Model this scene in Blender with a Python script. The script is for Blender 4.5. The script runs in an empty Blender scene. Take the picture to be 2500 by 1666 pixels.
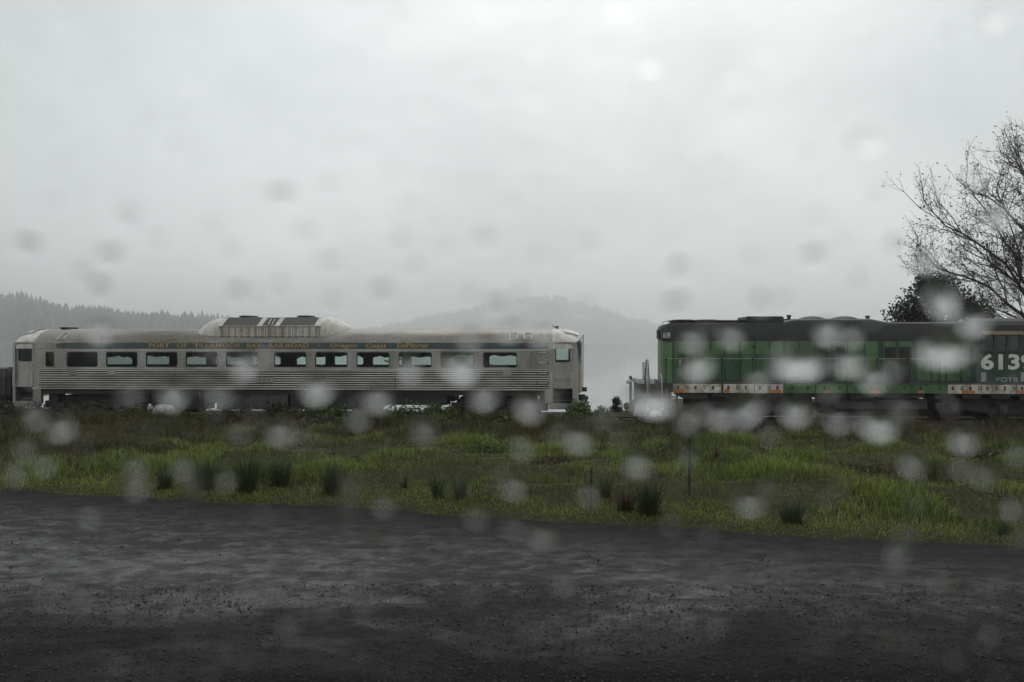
import bpy, math, random
import numpy as np
from mathutils import Vector, Matrix

random.seed(7)
rng = np.random.default_rng(7)
scene = bpy.context.scene
COL = scene.collection

# ------------------------------------------------------------------ camera
LENS, SENSOR = 28.0, 36.0
CAM_Z = 3.0
cam_data = bpy.data.cameras.new('camera')
cam_data.lens = LENS
cam_data.sensor_width = SENSOR
cam_data.clip_start = 0.02
cam_data.clip_end = 20000
cam_data.dof.use_dof = True
cam_data.dof.focus_distance = 34.0
cam_data.dof.aperture_fstop = 3.1
cam = bpy.data.objects.new('camera', cam_data)
COL.objects.link(cam)
cam.location = (0, 0, CAM_Z)
cam.rotation_euler = (math.radians(90), 0, 0)
scene.camera = cam

# ------------------------------------------------------------------ sky and sun (rain overcast)
SUN_EL, SUN_AZ = math.radians(48), math.radians(12)
world = bpy.data.worlds.new('World')
scene.world = world
world.use_nodes = True
wn, wl = world.node_tree.nodes, world.node_tree.links
wn.clear()
wout = wn.new('ShaderNodeOutputWorld')
sky = wn.new('ShaderNodeTexSky')
sky.sky_type = 'NISHITA'
sky.sun_disc = False
sky.sun_elevation = SUN_EL
sky.sun_rotation = SUN_AZ
sky.dust_density = 4.0
bg_sky = wn.new('ShaderNodeBackground')
bg_sky.inputs['Strength'].default_value = 0.06
wl.new(sky.outputs[0], bg_sky.inputs['Color'])
tc = wn.new('ShaderNodeTexCoord')
mp = wn.new('ShaderNodeMapping')
mp.inputs['Scale'].default_value = (1.0, 1.0, 1.7)
wl.new(tc.outputs['Generated'], mp.inputs['Vector'])
n1 = wn.new('ShaderNodeTexNoise')
n1.inputs['Scale'].default_value = 2.6
n1.inputs['Detail'].default_value = 5
n1.inputs['Roughness'].default_value = 0.52
n1.inputs['Distortion'].default_value = 0.25
wl.new(mp.outputs[0], n1.inputs['Vector'])
ramp = wn.new('ShaderNodeValToRGB')
ramp.color_ramp.elements[0].position = 0.30
ramp.color_ramp.elements[0].color = (0.52, 0.553, 0.557, 1)
ramp.color_ramp.elements[1].position = 0.72
ramp.color_ramp.elements[1].color = (0.80, 0.832, 0.832, 1)
wl.new(n1.outputs['Fac'], ramp.inputs['Fac'])
# thin spot in the cloud deck round the hidden sun
nrm = wn.new('ShaderNodeVectorMath'); nrm.operation = 'NORMALIZE'
wl.new(tc.outputs['Generated'], nrm.inputs[0])
dot = wn.new('ShaderNodeVectorMath'); dot.operation = 'DOT_PRODUCT'
sd = Vector((math.sin(SUN_AZ) * math.cos(SUN_EL), math.cos(SUN_AZ) * math.cos(SUN_EL), math.sin(SUN_EL)))
wl.new(nrm.outputs[0], dot.inputs[0])
dot.inputs[1].default_value = sd
gl = wn.new('ShaderNodeMapRange')
gl.inputs['From Min'].default_value = 0.52
gl.inputs['From Max'].default_value = 0.93
gl.inputs['To Min'].default_value = 0.83
gl.inputs['To Max'].default_value = 1.02
wl.new(dot.outputs['Value'], gl.inputs['Value'])
bg_cl = wn.new('ShaderNodeBackground')
wl.new(ramp.outputs['Color'], bg_cl.inputs['Color'])
wl.new(gl.outputs[0], bg_cl.inputs['Strength'])
wmix = wn.new('ShaderNodeMixShader')
wmix.inputs[0].default_value = 0.95
wl.new(bg_sky.outputs[0], wmix.inputs[1])
wl.new(bg_cl.outputs[0], wmix.inputs[2])
wl.new(wmix.outputs[0], wout.inputs['Surface'])

sun_data = bpy.data.lights.new('sun', 'SUN')
sun_data.energy = 0.5
sun_data.angle = math.radians(40)
sun_data.color = (1.0, 0.97, 0.93)
sun = bpy.data.objects.new('sun', sun_data)
COL.objects.link(sun)
sun.location = (0, 30, 60)
sun.rotation_euler = (-sd).to_track_quat('-Z', 'Y').to_euler()

vs = scene.view_settings
vs.view_transform = 'Standard'
vs.look = 'None'
vs.exposure = 0.32
vs.gamma = 1.0
vs.use_curve_mapping = False
scene.render.engine = 'CYCLES'
scene.cycles.max_bounces = 7
scene.cycles.transparent_max_bounces = 24
scene.cycles.transmission_bounces = 10
scene.cycles.volume_bounces = 2
scene.cycles.sample_clamp_indirect = 6

# ------------------------------------------------------------------ measuring helpers
F = 2500 * LENS / SENSOR
Y0, TH = 34.1, math.atan(0.055)          # near side of the train, slightly turned track
CT, ST = math.cos(TH), math.sin(TH)
ZR = -0.40                               # top of rail

def S(u, yl=0.0):
    """distance along the track of a point seen at column u, yl metres behind the train's near side"""
    m = (u - 1250) / F
    return (m * (Y0 + yl * CT) - yl * ST) / (CT + m * ST)
def depth(u, yl=0.0):
    return Y0 - S(u, yl) * ST + yl * CT
def Zv(v, u, yl=0.0):
    return CAM_Z - (v - 833) / F * depth(u, yl)
def W(s, yl, z):
    return Vector((s * CT + yl * ST, Y0 - s * ST + yl * CT, z))
def at(u, v, Y):
    return Vector(((u - 1250) / F * Y, Y, CAM_Z - (v - 833) / F * Y))
def on_ground(u, v, z=0.0):
    Y = (CAM_Z - z) * F / (v - 833)
    return Vector(((u - 1250) / F * Y, Y, z))
def yl_of(x, y):
    return (y - Y0 + x * math.tan(TH)) * CT

# ------------------------------------------------------------------ object helpers
def tag(o, label=None, cat=None, group=None, kind=None):
    if label: o['label'] = label
    if cat: o['category'] = cat
    if group: o['group'] = group
    if kind: o['kind'] = kind
    return o
def empty(name, loc, rz=0.0):
    o = bpy.data.objects.new(name, None)
    o.empty_display_size = 0.3
    COL.objects.link(o)
    o.location = loc
    o.rotation_euler = (0, 0, rz)
    return o
def link(name, me, parent=None):
    o = bpy.data.objects.new(name, me)
    COL.objects.link(o)
    if parent: o.parent = parent
    return o
def copy_tree(o, parent=None):
    c = o.copy()
    COL.objects.link(c)
    c.parent = parent
    for ch in list(o.children):
        copy_tree(ch, c)
    return c

class MB:
    def __init__(s):
        s.v, s.f = [], []
    def add(s, vs_, fs_):
        b = len(s.v)
        s.v.extend([tuple(p) for p in vs_])
        s.f.extend([tuple(b + i for i in f) for f in fs_])
        return s
    def box(s, x0, x1, y0, y1, z0, z1):
        return s.add([(x0,y0,z0),(x1,y0,z0),(x1,y1,z0),(x0,y1,z0),(x0,y0,z1),(x1,y0,z1),(x1,y1,z1),(x0,y1,z1)],
                     [(0,3,2,1),(4,5,6,7),(0,1,5,4),(1,2,6,5),(2,3,7,6),(3,0,4,7)])
    def bbox(s, x0, x1, y0, y1, z0, z1, b=0.02):
        """box with chamfered edges on the side facing -y and on the top"""
        b = min(b, (x1-x0)*.3, (z1-z0)*.3, (y1-y0)*.45)
        s.loft([[(x0+b,y0,z0+b),(x1-b,y0,z0+b),(x1-b,y0,z1-b),(x0+b,y0,z1-b)],
                [(x0,y0+b,z0),(x1,y0+b,z0),(x1,y0+b,z1),(x0,y0+b,z1)],
                [(x0,y1-b,z0),(x1,y1-b,z0),(x1,y1-b,z1),(x0,y1-b,z1)],
                [(x0+b,y1,z0+b),(x1-b,y1,z0+b),(x1-b,y1,z1-b),(x0+b,y1,z1-b)]])
        return s
    def loft(s, secs, caps=True, closed=True):
        n = len(secs[0]); b = len(s.v)
        for q in secs: s.v.extend([tuple(p) for p in q])
        for i in range(len(secs) - 1):
            for j in range(n if closed else n - 1):
                a, c = b + i*n + j, b + i*n + (j+1) % n
                s.f.append((a, c, c + n, a + n))
        if caps:
            s.f.append(tuple(b + j for j in reversed(range(n))))
            s.f.append(tuple(b + (len(secs)-1)*n + j for j in range(n)))
        return s
    def cyl(s, p0, p1, r0, r1=None, n=12, caps=True):
        r1 = r0 if r1 is None else r1
        p0, p1 = Vector(p0), Vector(p1)
        d = (p1 - p0).normalized()
        a = d.orthogonal().normalized(); c = d.cross(a)
        secs = []
        for p, r in ((p0, r0), (p1, r1)):
            secs.append([p + (a*math.cos(2*math.pi*k/n) + c*math.sin(2*math.pi*k/n))*r for k in range(n)])
        return s.loft(secs, caps)
    def tube(s, pts, r, n=6):
        rs = r if isinstance(r, (list, tuple)) else [r]*len(pts)
        pts = [Vector(p) for p in pts]; secs = []; a = None
        for i, p in enumerate(pts):
            d = (pts[min(i+1, len(pts)-1)] - pts[max(i-1, 0)]).normalized()
            a = d.orthogonal().normalized() if a is None else (a - d*a.dot(d)).normalized()
            c = d.cross(a)
            secs.append([p + (a*math.cos(2*math.pi*k/n) + c*math.sin(2*math.pi*k/n))*rs[i] for k in range(n)])
        return s.loft(secs)
    def mesh(s, name, mat, off=(0,0,0), smooth=None):
        me = bpy.data.meshes.new(name)
        ox, oy, oz = off
        me.from_pydata([(x-ox, y-oy, z-oz) for x, y, z in s.v], [], s.f)
        me.update()
        if smooth is not None:
            me.polygons.foreach_set('use_smooth', [True]*len(me.polygons))
            me.set_sharp_from_angle(angle=math.radians(smooth))
        if mat: me.materials.append(mat)
        return me
    def build(s, name, mat, parent=None, off=(0,0,0), smooth=None):
        return link(name, s.mesh(name, mat, off, smooth), parent)

def poly_mesh(name, verts, polys, mat, smooth=False):
    verts = np.asarray(verts, dtype=np.float32); polys = np.asarray(polys, dtype=np.int32)
    me = bpy.data.meshes.new(name)
    n, k = polys.shape
    me.vertices.add(len(verts)); me.vertices.foreach_set('co', verts.ravel())
    me.loops.add(n*k); me.loops.foreach_set('vertex_index', polys.ravel())
    me.polygons.add(n); me.polygons.foreach_set('loop_start', np.arange(0, n*k, k, dtype=np.int32))
    try: me.polygons.foreach_set('loop_total', np.full(n, k, dtype=np.int32))
    except Exception: pass
    if smooth: me.polygons.foreach_set('use_smooth', np.ones(n, dtype=bool))
    me.update(calc_edges=True); me.validate()
    if mat: me.materials.append(mat)
    return me

def text_mesh(name, body, mat, x, z, y, height, width=None, align='LEFT', depth_=0.004, xs=1.0, spacing=1.0, bold=0.0):
    """flat lettering standing in the x-z plane facing -y"""
    cu = bpy.data.curves.new(name, 'FONT')
    cu.body = body
    cu.size = 1.0
    cu.space_character = spacing
    cu.offset = bold
    cu.resolution_u = 3
    ob = bpy.data.objects.new(name, cu)
    COL.objects.link(ob)
    dg = bpy.context.evaluated_depsgraph_get(); dg.update()
    me = bpy.data.meshes.new_from_object(ob.evaluated_get(dg))
    bpy.data.objects.remove(ob)
    co = np.empty(len(me.vertices)*3, dtype=np.float32); me.vertices.foreach_get('co', co); co = co.reshape(-1, 3)
    x0, x1, y0, y1 = co[:,0].min(), co[:,0].max(), co[:,1].min(), co[:,1].max()
    sc = height/(y1-y0)
    sx = (width/(x1-x0)) if width else sc*xs
    out = np.empty_like(co)
    out[:,0] = x + (co[:,0]-x0)*sx
    out[:,1] = y
    out[:,2] = z + (co[:,1]-y0)*sc
    me.vertices.foreach_set('co', out.ravel()); me.name = name
    me.materials.clear(); me.materials.append(mat); me.update()
    return me

# lattice noise for terrain and scatter
def vnoise(x, y, seed=0):
    x = np.asarray(x, dtype=np.float64); y = np.asarray(y, dtype=np.float64)
    xi, yi = np.floor(x), np.floor(y); xf, yf = x-xi, y-yi
    u, v = xf*xf*(3-2*xf), yf*yf*(3-2*yf)
    def h(a, b):
        t = np.sin(a*127.1 + b*311.7 + seed*74.7)*43758.5453
        return t - np.floor(t)
    return (h(xi,yi)*(1-u)+h(xi+1,yi)*u)*(1-v) + (h(xi,yi+1)*(1-u)+h(xi+1,yi+1)*u)*v
def fbm(x, y, seed=0, o=4):
    r, a, t = 0, 1, 0
    for i in range(o):
        r = r + a*vnoise(x*2**i, y*2**i, seed+i*3); t += a; a *= .5
    return r/t
def sstep(x, a, b):
    t = np.clip((np.asarray(x)-a)/(b-a), 0, 1)
    return t*t*(3-2*t)

# ------------------------------------------------------------------ materials
class NT:
    def __init__(s, name):
        s.m = bpy.data.materials.new(name); s.m.use_nodes = True
        s.n, s.l = s.m.node_tree.nodes, s.m.node_tree.links
        s.p = s.n['Principled BSDF']; s.out = s.n['Material Output']
        s.tc = s.n.new('ShaderNodeTexCoord')
    def node(s, t, **kw):
        o = s.n.new('ShaderNode'+t)
        for k, v in kw.items(): setattr(o, k, v)
        return o
    def put(s, val, sock):
        if hasattr(val, 'is_linked') or hasattr(val, 'links'): s.l.new(val, sock)
        else: sock.default_value = val
    def noise(s, scale, detail=4, rough=.55, stretch=None, coord='Object', dist=0.0):
        t = s.node('TexNoise')
        t.inputs['Scale'].default_value = scale; t.inputs['Detail'].default_value = detail
        t.inputs['Roughness'].default_value = rough; t.inputs['Distortion'].default_value = dist
        src = s.tc.outputs[coord]
        if stretch:
            mpn = s.node('Mapping'); mpn.inputs['Scale'].default_value = stretch
            s.l.new(src, mpn.inputs['Vector']); src = mpn.outputs[0]
        s.l.new(src, t.inputs['Vector'])
        return t.outputs['Fac']
    def ramp(s, fac, stops):
        r = s.node('ValToRGB')
        el = r.color_ramp.elements
        while len(el) < len(stops): el.new(0.5)
        for e, (p, c) in zip(el, stops):
            e.position = p
            e.color = (c, c, c, 1) if isinstance(c, (int, float)) else (*c, 1)
        s.l.new(fac, r.inputs['Fac'])
        return r.outputs['Color']
    def mix(s, a, b, fac, mode='MIX'):
        m = s.node('Mix', data_type='RGBA', blend_type=mode)
        s.put(fac, m.inputs[0])
        for val, sock in ((a, m.inputs[6]), (b, m.inputs[7])):
            if isinstance(val, tuple): sock.default_value = (*val[:3], 1)
            else: s.l.new(val, sock)
        return m.outputs[2]
    def math(s, op, a, b=0.0):
        m = s.node('Math', operation=op)
        s.put(a, m.inputs[0]); s.put(b, m.inputs[1])
        return m.outputs[0]
    def bump(s, h, strength=.3, dist=.02):
        b = s.node('Bump'); b.inputs['Strength'].default_value = strength; b.inputs['Distance'].default_value = dist
        s.l.new(h, b.inputs['Height']); s.l.new(b.outputs[0], s.p.inputs['Normal'])
    def set(s, color=None, rough=None, metal=None, spec=None):
        if color is not None:
            if isinstance(color, tuple): s.p.inputs['Base Color'].default_value = (*color, 1)
            else: s.l.new(color, s.p.inputs['Base Color'])
        if rough is not None: s.put(rough, s.p.inputs['Roughness'])
        if metal is not None: s.put(metal, s.p.inputs['Metallic'])
        if spec is not None: s.p.inputs['Specular IOR Level'].default_value = spec
        return s.m

def worn(name, base, dirt=(.05,.045,.035), amount=.5, rough=.5, metal=0.0, scale=1.5, streak=(1.2,1.2,.12), fine=14, bump=.1):
    """paint or metal with rain streaks, grime and fine mottling"""
    t = NT(name)
    a = t.noise(scale, 6, .62, streak)
    b = t.noise(fine, 4, .6)
    d = t.ramp(t.math('ADD', t.math('MULTIPLY', a, .7), t.math('MULTIPLY', b, .3)), [(.44, 0.0), (.64, 1.0)])
    c = t.mix(base, dirt, t.math('MULTIPLY', d, amount))
    r = t.math('ADD', t.math('MULTIPLY', b, .25), rough - .1)
    if bump: t.bump(b, bump, .004)
    return t.set(c, r, metal)

M = {}
M['steel'] = worn('stainless_steel', (.40,.39,.365), (.15,.135,.11), .85, .38, .75, 1.1, (.8,.8,.3), bump=.03)
M['flute'] = worn('fluted_steel', (.68,.66,.615), (.26,.235,.19), .75, .32, .85, .8, (.5,.5,2.0), bump=0)
M['roof_steel'] = worn('roof_steel', (.27,.255,.23), (.10,.08,.055), .95, .42, .7, .7, (.35,.7,1.6))
M['cream'] = worn('cream_paint', (.62,.60,.55), (.25,.20,.15), .75, .45, 0, 2.2)
M['teal'] = worn('teal_letterboard', (.030,.080,.078), (.085,.085,.075), .8, .38, 0, 1.0, (.5,.5,1.0))
M['gold'] = worn('gold_lettering', (.50,.29,.075), (.24,.17,.08), .6, .5, 0, 3)
M['black'] = worn('underframe_black', (.016,.016,.016), (.04,.034,.028), .7, .6, 0, 2)
M['grime'] = worn('grimy_grey', (.06,.062,.062), (.022,.02,.018), .7, .6, 0, 2)
M['gasket'] = worn('rubber_gasket', (.014,.015,.015), (.03,.03,.028), .4, .55, 0, 4)
M['grille'] = worn('rusty_grille', (.62,.60,.55), (.24,.13,.07), .8, .5, 0, 2.6, (1.4,1.4,.25))
M['solar'] = worn('black_panel', (.030,.027,.025), (.065,.055,.048), .6, .4, 0, 2)
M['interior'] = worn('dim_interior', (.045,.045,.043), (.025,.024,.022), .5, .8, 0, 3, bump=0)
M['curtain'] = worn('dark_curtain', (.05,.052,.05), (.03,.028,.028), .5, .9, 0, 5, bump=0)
M['green'] = worn('green_paint', (.078,.165,.058), (.026,.046,.022), .85, .45, 0, 1.0, (1.0,1.0,.35))
M['green_dark'] = worn('dark_green_paint', (.036,.105,.042), (.018,.036,.020), .9, .42, 0, 1.3, (1.1,1.1,.3))
M['cab_and_seam_shade'] = worn('cab_paint_and_seam_shade', (.020,.046,.027), (.014,.026,.017), .7, .42, 0, 1.3, (1.1,1.1,.3))  # cab paint, and painted seam shade behind the hood doors
M['hood_black'] = worn('hood_black', (.016,.017,.018), (.034,.032,.030), .6, .55, 0, 1.0, (.8,.8,.3))
M['white'] = worn('white_sill_paint', (.56,.52,.44), (.15,.08,.04), 1.0, .6, 0, 2.0, (1.2,1.2,.3))
M['clean_white'] = worn('white_lettering', (.66,.66,.62), (.42,.40,.35), .6, .5, 0, 5)
M['dull_white'] = worn('dull_lettering', (.30,.34,.32), (.13,.16,.14), .7, .5, 0, 6)
M['orange'] = worn('orange_panel', (.46,.145,.035), (.24,.10,.04), .5, .5, 0, 5)
M['rail'] = worn('rusty_rail', (.085,.055,.04), (.045,.03,.024), .6, .55, .4, 5)
M['wood'] = worn('creosote_timber', (.045,.036,.028), (.025,.02,.017), .6, .8, 0, 8)
M['post'] = worn('dark_steel_post', (.022,.026,.026), (.04,.03,.022), .4, .5, .2, 10)
M['pole'] = worn('weathered_pole', (.27,.25,.22), (.14,.12,.10), .6, .7, 0, 4)
M['shed'] = worn('pale_shed', (.22,.24,.23), (.13,.13,.12), .6, .6, 0, 2)
M['tarp'] = worn('pale_tarp', (.62,.64,.66), (.30,.30,.30), .6, .5, 0, 4)
M['awning'] = worn('faded_awning', (.17,.14,.075), (.07,.04,.025), .8, .7, 0, 6)
M['trunk'] = worn('wet_bark', (.030,.026,.022), (.016,.014,.012), .6, .7, 0, 6)

def glass_mat(name, tint, refl=.12):
    t = NT(name)
    tr = t.node('BsdfTransparent'); tr.inputs['Color'].default_value = (*tint, 1)
    gs = t.node('BsdfGlossy'); gs.inputs['Roughness'].default_value = .04
    gs.inputs['Color'].default_value = (.9,.95,.95,1)
    lw = t.node('LayerWeight'); lw.inputs['Blend'].default_value = .25
    fac = t.math('ADD', t.math('MULTIPLY', lw.outputs['Fresnel'], .6), refl*.3)
    mx = t.node('MixShader')
    t.l.new(fac, mx.inputs[0]); t.l.new(tr.outputs[0], mx.inputs[1]); t.l.new(gs.outputs[0], mx.inputs[2])
    t.l.new(mx.outputs[0], t.out.inputs['Surface'])
    return t.m
M['coach_glass'] = glass_mat('tinted_coach_glass', (.72,.81,.785))
M['cab_glass'] = glass_mat('cab_glass', (.55,.60,.60))

def leaf_mat(name, cols, scale=.5, rough=.5, trans=.25):
    t = NT(name)
    g = t.node('NewGeometry')
    n = t.noise(scale, 4, .6)
    f = t.math('ADD', t.math('MULTIPLY', n, .78), t.math('MULTIPLY', g.outputs['Random Per Island'], .28))
    k = len(cols)
    c = t.ramp(f, [(.36 + .34*i/(k-1), cc) for i, cc in enumerate(cols)])
    t.set(c, rough, 0, .4)
    tl = t.node('BsdfTranslucent'); t.l.new(c, tl.inputs['Color'])
    mx = t.node('MixShader'); mx.inputs[0].default_value = trans
    t.l.new(t.p.outputs[0], mx.inputs[1]); t.l.new(tl.outputs[0], mx.inputs[2])
    t.l.new(mx.outputs[0], t.out.inputs['Surface'])
    return t.m
M['grass'] = leaf_mat('wet_grass', [(.050,.064,.022),(.092,.125,.028),(.17,.225,.038),(.26,.305,.052)], .30)
M['rough_grass'] = leaf_mat('rough_grass', [(.030,.034,.015),(.054,.060,.021),(.088,.076,.032),(.10,.060,.036)], .35)
M['edge_grass'] = leaf_mat('mossy_edge_grass', [(.12,.155,.028),(.175,.215,.038),(.24,.26,.052)], .6)
M['rush'] = leaf_mat('rush_stems', [(.030,.044,.022),(.052,.070,.030),(.085,.088,.042)], .8)
M['rush_red'] = leaf_mat('reddish_stems', [(.04,.026,.018),(.06,.034,.022),(.07,.05,.03)], .8)
M['bramble'] = leaf_mat('bramble_leaves', [(.034,.050,.018),(.065,.085,.024),(.125,.11,.030),(.15,.085,.032)], 1.1)
M['bramble_green'] = leaf_mat('green_bramble_leaves', [(.032,.060,.018),(.06,.105,.028),(.11,.15,.04)], 1.1)
M['scrub'] = leaf_mat('grey_scrub_leaves', [(.030,.035,.024),(.056,.062,.040),(.09,.088,.056)], 1.3)
M['dead'] = leaf_mat('dead_weeds', [(.022,.018,.014),(.040,.030,.022),(.065,.042,.028)], .9)
M['straw'] = leaf_mat('dry_straw', [(.10,.085,.045),(.20,.17,.09),(.28,.25,.14)], 1.5)
M['flower'] = leaf_mat('yellow_seed_heads', [(.15,.14,.05),(.26,.24,.08)], 3)
M['dark_leaf'] = leaf_mat('dark_leaves', [(.012,.016,.010),(.020,.026,.014),(.034,.036,.02)], 1.5)
M['evergreen'] = leaf_mat('evergreen_leaves', [(.008,.013,.008),(.014,.022,.012),(.024,.034,.018)], 1.2)
M['conifer'] = leaf_mat('conifer_needles', [(.02,.03,.02),(.035,.045,.03)], 1.2)
M['forest'] = leaf_mat('far_forest', [(.016,.026,.020),(.026,.038,.028)], .01, .9, 0)

def ground_mat():
    t = NT('field_soil')
    n = t.noise(.35, 6, .6); n2 = t.noise(6, 5, .65)
    c = t.ramp(n, [(.3, (.020,.022,.010)), (.5, (.034,.036,.014)), (.7, (.046,.040,.020))])
    c = t.mix(c, (.02,.017,.013), t.ramp(n2, [(.45, 0.0), (.7, 1.0)]))
    t.bump(n2, .6, .05)
    return t.set(c, .95, 0, .08)
M['ground'] = ground_mat()
def ballast_mat():
    t = NT('dark_ballast')
    v = t.node('TexVoronoi'); v.inputs['Scale'].default_value = 16
    t.l.new(t.tc.outputs['Object'], v.inputs['Vector'])
    c = t.mix((.018,.014,.012), (.065,.050,.042), v.outputs['Color'])
    c2 = t.mix(c, (.03,.022,.018), t.noise(1.2))
    t.bump(v.outputs['Distance'], 1.0, .06)
    return t.set(c2, .85, 0, .15)
M['ballast'] = ballast_mat()
def lot_mat():
    t = NT('wet_gravel')
    big = t.noise(.40, 6, .66, (.6, 1.4, 1), dist=.9)
    med = t.noise(3.4, 7, .72, (.75, 1.2, 1), dist=.4)
    v = t.node('TexVoronoi'); v.inputs['Scale'].default_value = 42
    t.l.new(t.tc.outputs['Object'], v.inputs['Vector'])
    v2 = t.node('TexVoronoi'); v2.inputs['Scale'].default_value = 120
    t.l.new(t.tc.outputs['Object'], v2.inputs['Vector'])
    stone = t.mix((.008,.0084,.008), (.032,.0325,.031), v.outputs['Color'])
    fine = t.mix((.008,.0082,.008), (.027,.027,.026), v2.outputs['Color'])
    c = t.mix(stone, fine, t.ramp(med, [(.4, 0.0), (.62, 1.0)]))
    c = t.mix(c, (.017,.0155,.012), t.math('MULTIPLY', t.ramp(big, [(.45, 0.0), (.7, 1.0)]), .5))
    f = t.math('ADD', t.math('MULTIPLY', big, .45), t.math('MULTIPLY', med, .55))
    film = t.ramp(f, [(.44, 0.0), (.62, 1.0)])       # thin standing water
    sx = t.node('SeparateXYZ'); t.l.new(t.tc.outputs['Object'], sx.inputs[0])
    mr = t.node('MapRange'); mr.inputs['From Min'].default_value = 7.6; mr.inputs['From Max'].default_value = 10.8
    t.l.new(t.math('ADD', t.math('SUBTRACT', sx.outputs[1], 1.2), t.math('MULTIPLY', big, 4.8)), mr.inputs['Value'])
    er = t.node('MapRange'); er.inputs['From Min'].default_value = 10.2; er.inputs['From Max'].default_value = 13.6
    er.inputs['To Min'].default_value = 1.0; er.inputs['To Max'].default_value = .30
    t.l.new(t.math('ADD', t.math('ADD', sx.outputs[1], t.math('MULTIPLY', sx.outputs[0], .262)), t.math('MULTIPLY', t.math('SUBTRACT', big, .5), 5.0)), er.inputs['Value'])
    packed = t.math('MULTIPLY', mr.outputs[0], er.outputs[0])                            # loose coarse gravel nearby, packed and wet further out; near darkening imitates vehicle shade
    film = t.math('MULTIPLY', film, t.math('ADD', .12, t.math('MULTIPLY', packed, .88)))
    rough = t.math('SUBTRACT', t.math('SUBTRACT', .80, t.math('MULTIPLY', packed, .22)), t.math('MULTIPLY', film, .36))
    h = t.math('ADD', t.math('MULTIPLY', v.outputs['Distance'], .7), t.math('MULTIPLY', v2.outputs['Distance'], .3))
    h = t.math('MULTIPLY', h, t.math('SUBTRACT', 1.0, t.math('MULTIPLY', film, .72)))
    t.bump(h, .9, .022)
    t.set(c, rough, 0, .5)
    df = t.node('BsdfDiffuse'); df.inputs['Roughness'].default_value = .8
    t.l.new(c, df.inputs['Color']); t.l.new(t.p.inputs['Normal'].links[0].from_socket, df.inputs['Normal'])
    mx = t.node('MixShader')
    t.l.new(t.math('ADD', .03, t.math('MULTIPLY', packed, t.math('ADD', .42, t.math('MULTIPLY', film, .62)))), mx.inputs[0])
    t.l.new(df.outputs[0], mx.inputs[1]); t.l.new(t.p.outputs[0], mx.inputs[2])
    t.l.new(mx.outputs[0], t.out.inputs['Surface'])
    return t.m
M['lot'] = lot_mat()
M['stone'] = worn('wet_stones', (.022,.0225,.0215), (.010,.010,.0095), .9, .7, 0, 9)
M['rock'] = worn('pale_boulder', (.30,.30,.29), (.12,.12,.105), .95, .7, 0, 4)
def water_mat():
    t = NT('bay_water')
    n = t.noise(.25, 4, .6, (1, .3, 1))
    t.bump(n, .08, .05)
    return t.set((.07,.08,.08), .06, 0, .6)
M['water'] = water_mat()
def drop_mat():
    t = NT('rain_water')
    g = t.node('BsdfGlass'); g.inputs['IOR'].default_value = 1.333; g.inputs['Roughness'].default_value = 0.0
    g.inputs['Color'].default_value = (1,1,1,1)
    t.l.new(g.outputs[0], t.out.inputs['Surface'])
    return t.m
M['drop'] = drop_mat()

# ================================================================== THE SETTING
def yedge(x):
    xc = np.clip(x, -60, 60)
    return 13.62 - .262*xc + .55*(fbm(np.asarray(xc)*.35, np.zeros_like(np.asarray(xc, dtype=float)) + 3.3, 5) - .5) \
        + .22*(vnoise(np.asarray(xc)*2.1, np.zeros_like(np.asarray(xc, dtype=float)), 9) - .5)
def zground(x, y):
    x = np.asarray(x, dtype=float); y = np.asarray(y, dtype=float)
    e = y - yedge(x)
    yl = (y - Y0 + np.clip(x, -200, 200)*math.tan(TH))*CT
    near = sstep(yl, 40, 14)
    hum = (fbm(x*.45, y*.45, 11) - .45)*.38 + (fbm(x*1.4, y*1.4, 17) - .5)*.16
    field = -.05 + .05*sstep(e, 0, .5) + hum*sstep(e, .2, 3.0)*sstep(yl, -1.5, -4) - .42*sstep(yl, -17, -3)
    bed = -.56 + .03*(fbm(x*1.5, y*1.5, 23) - .5)
    z = field + (bed - field)*sstep(yl, -2.6, -1.0)
    shore = 6.0 + 10*sstep(x, 5.2, 8.0)
    z = z - (4.6 + .5*fbm(x*.02, y*.02, 3))*sstep(yl, shore, shore + 6)
    lot = -.07 + 0*x
    return np.where(e < 0, lot, z)

def axis(lo, hi, dense_lo, dense_hi, step, grow=1.22):
    a = list(np.arange(dense_lo, dense_hi + step*.5, step))
    d = step; v = a[-1]
    while v < hi: d *= grow; v += d; a.append(min(v, hi))
    d = step; v = a[0]; pre = []
    while v > lo: d *= grow; v -= d; pre.append(max(v, lo))
    return np.array(pre[::-1] + a)
def grid_mesh(name, xs, ys, zf, mat, smooth=True):
    X, Y = np.meshgrid(xs, ys)
    Z = zf(X, Y)
    nx, ny = len(xs), len(ys)
    idx = np.arange(nx*ny).reshape(ny, nx)
    q = np.stack([idx[:-1,:-1], idx[:-1,1:], idx[1:,1:], idx[1:,:-1]], -1).reshape(-1, 4)
    return poly_mesh(name, np.stack([X, Y, Z], -1).reshape(-1, 3), q, mat, smooth)

gxs = axis(-6000, 6000, -30, 30, .3); gys = axis(-180, 6000, 9, 46, .25)
tag(link('ground', grid_mesh('ground', gxs, gys, zground, M['ground'])), kind='structure')
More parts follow.
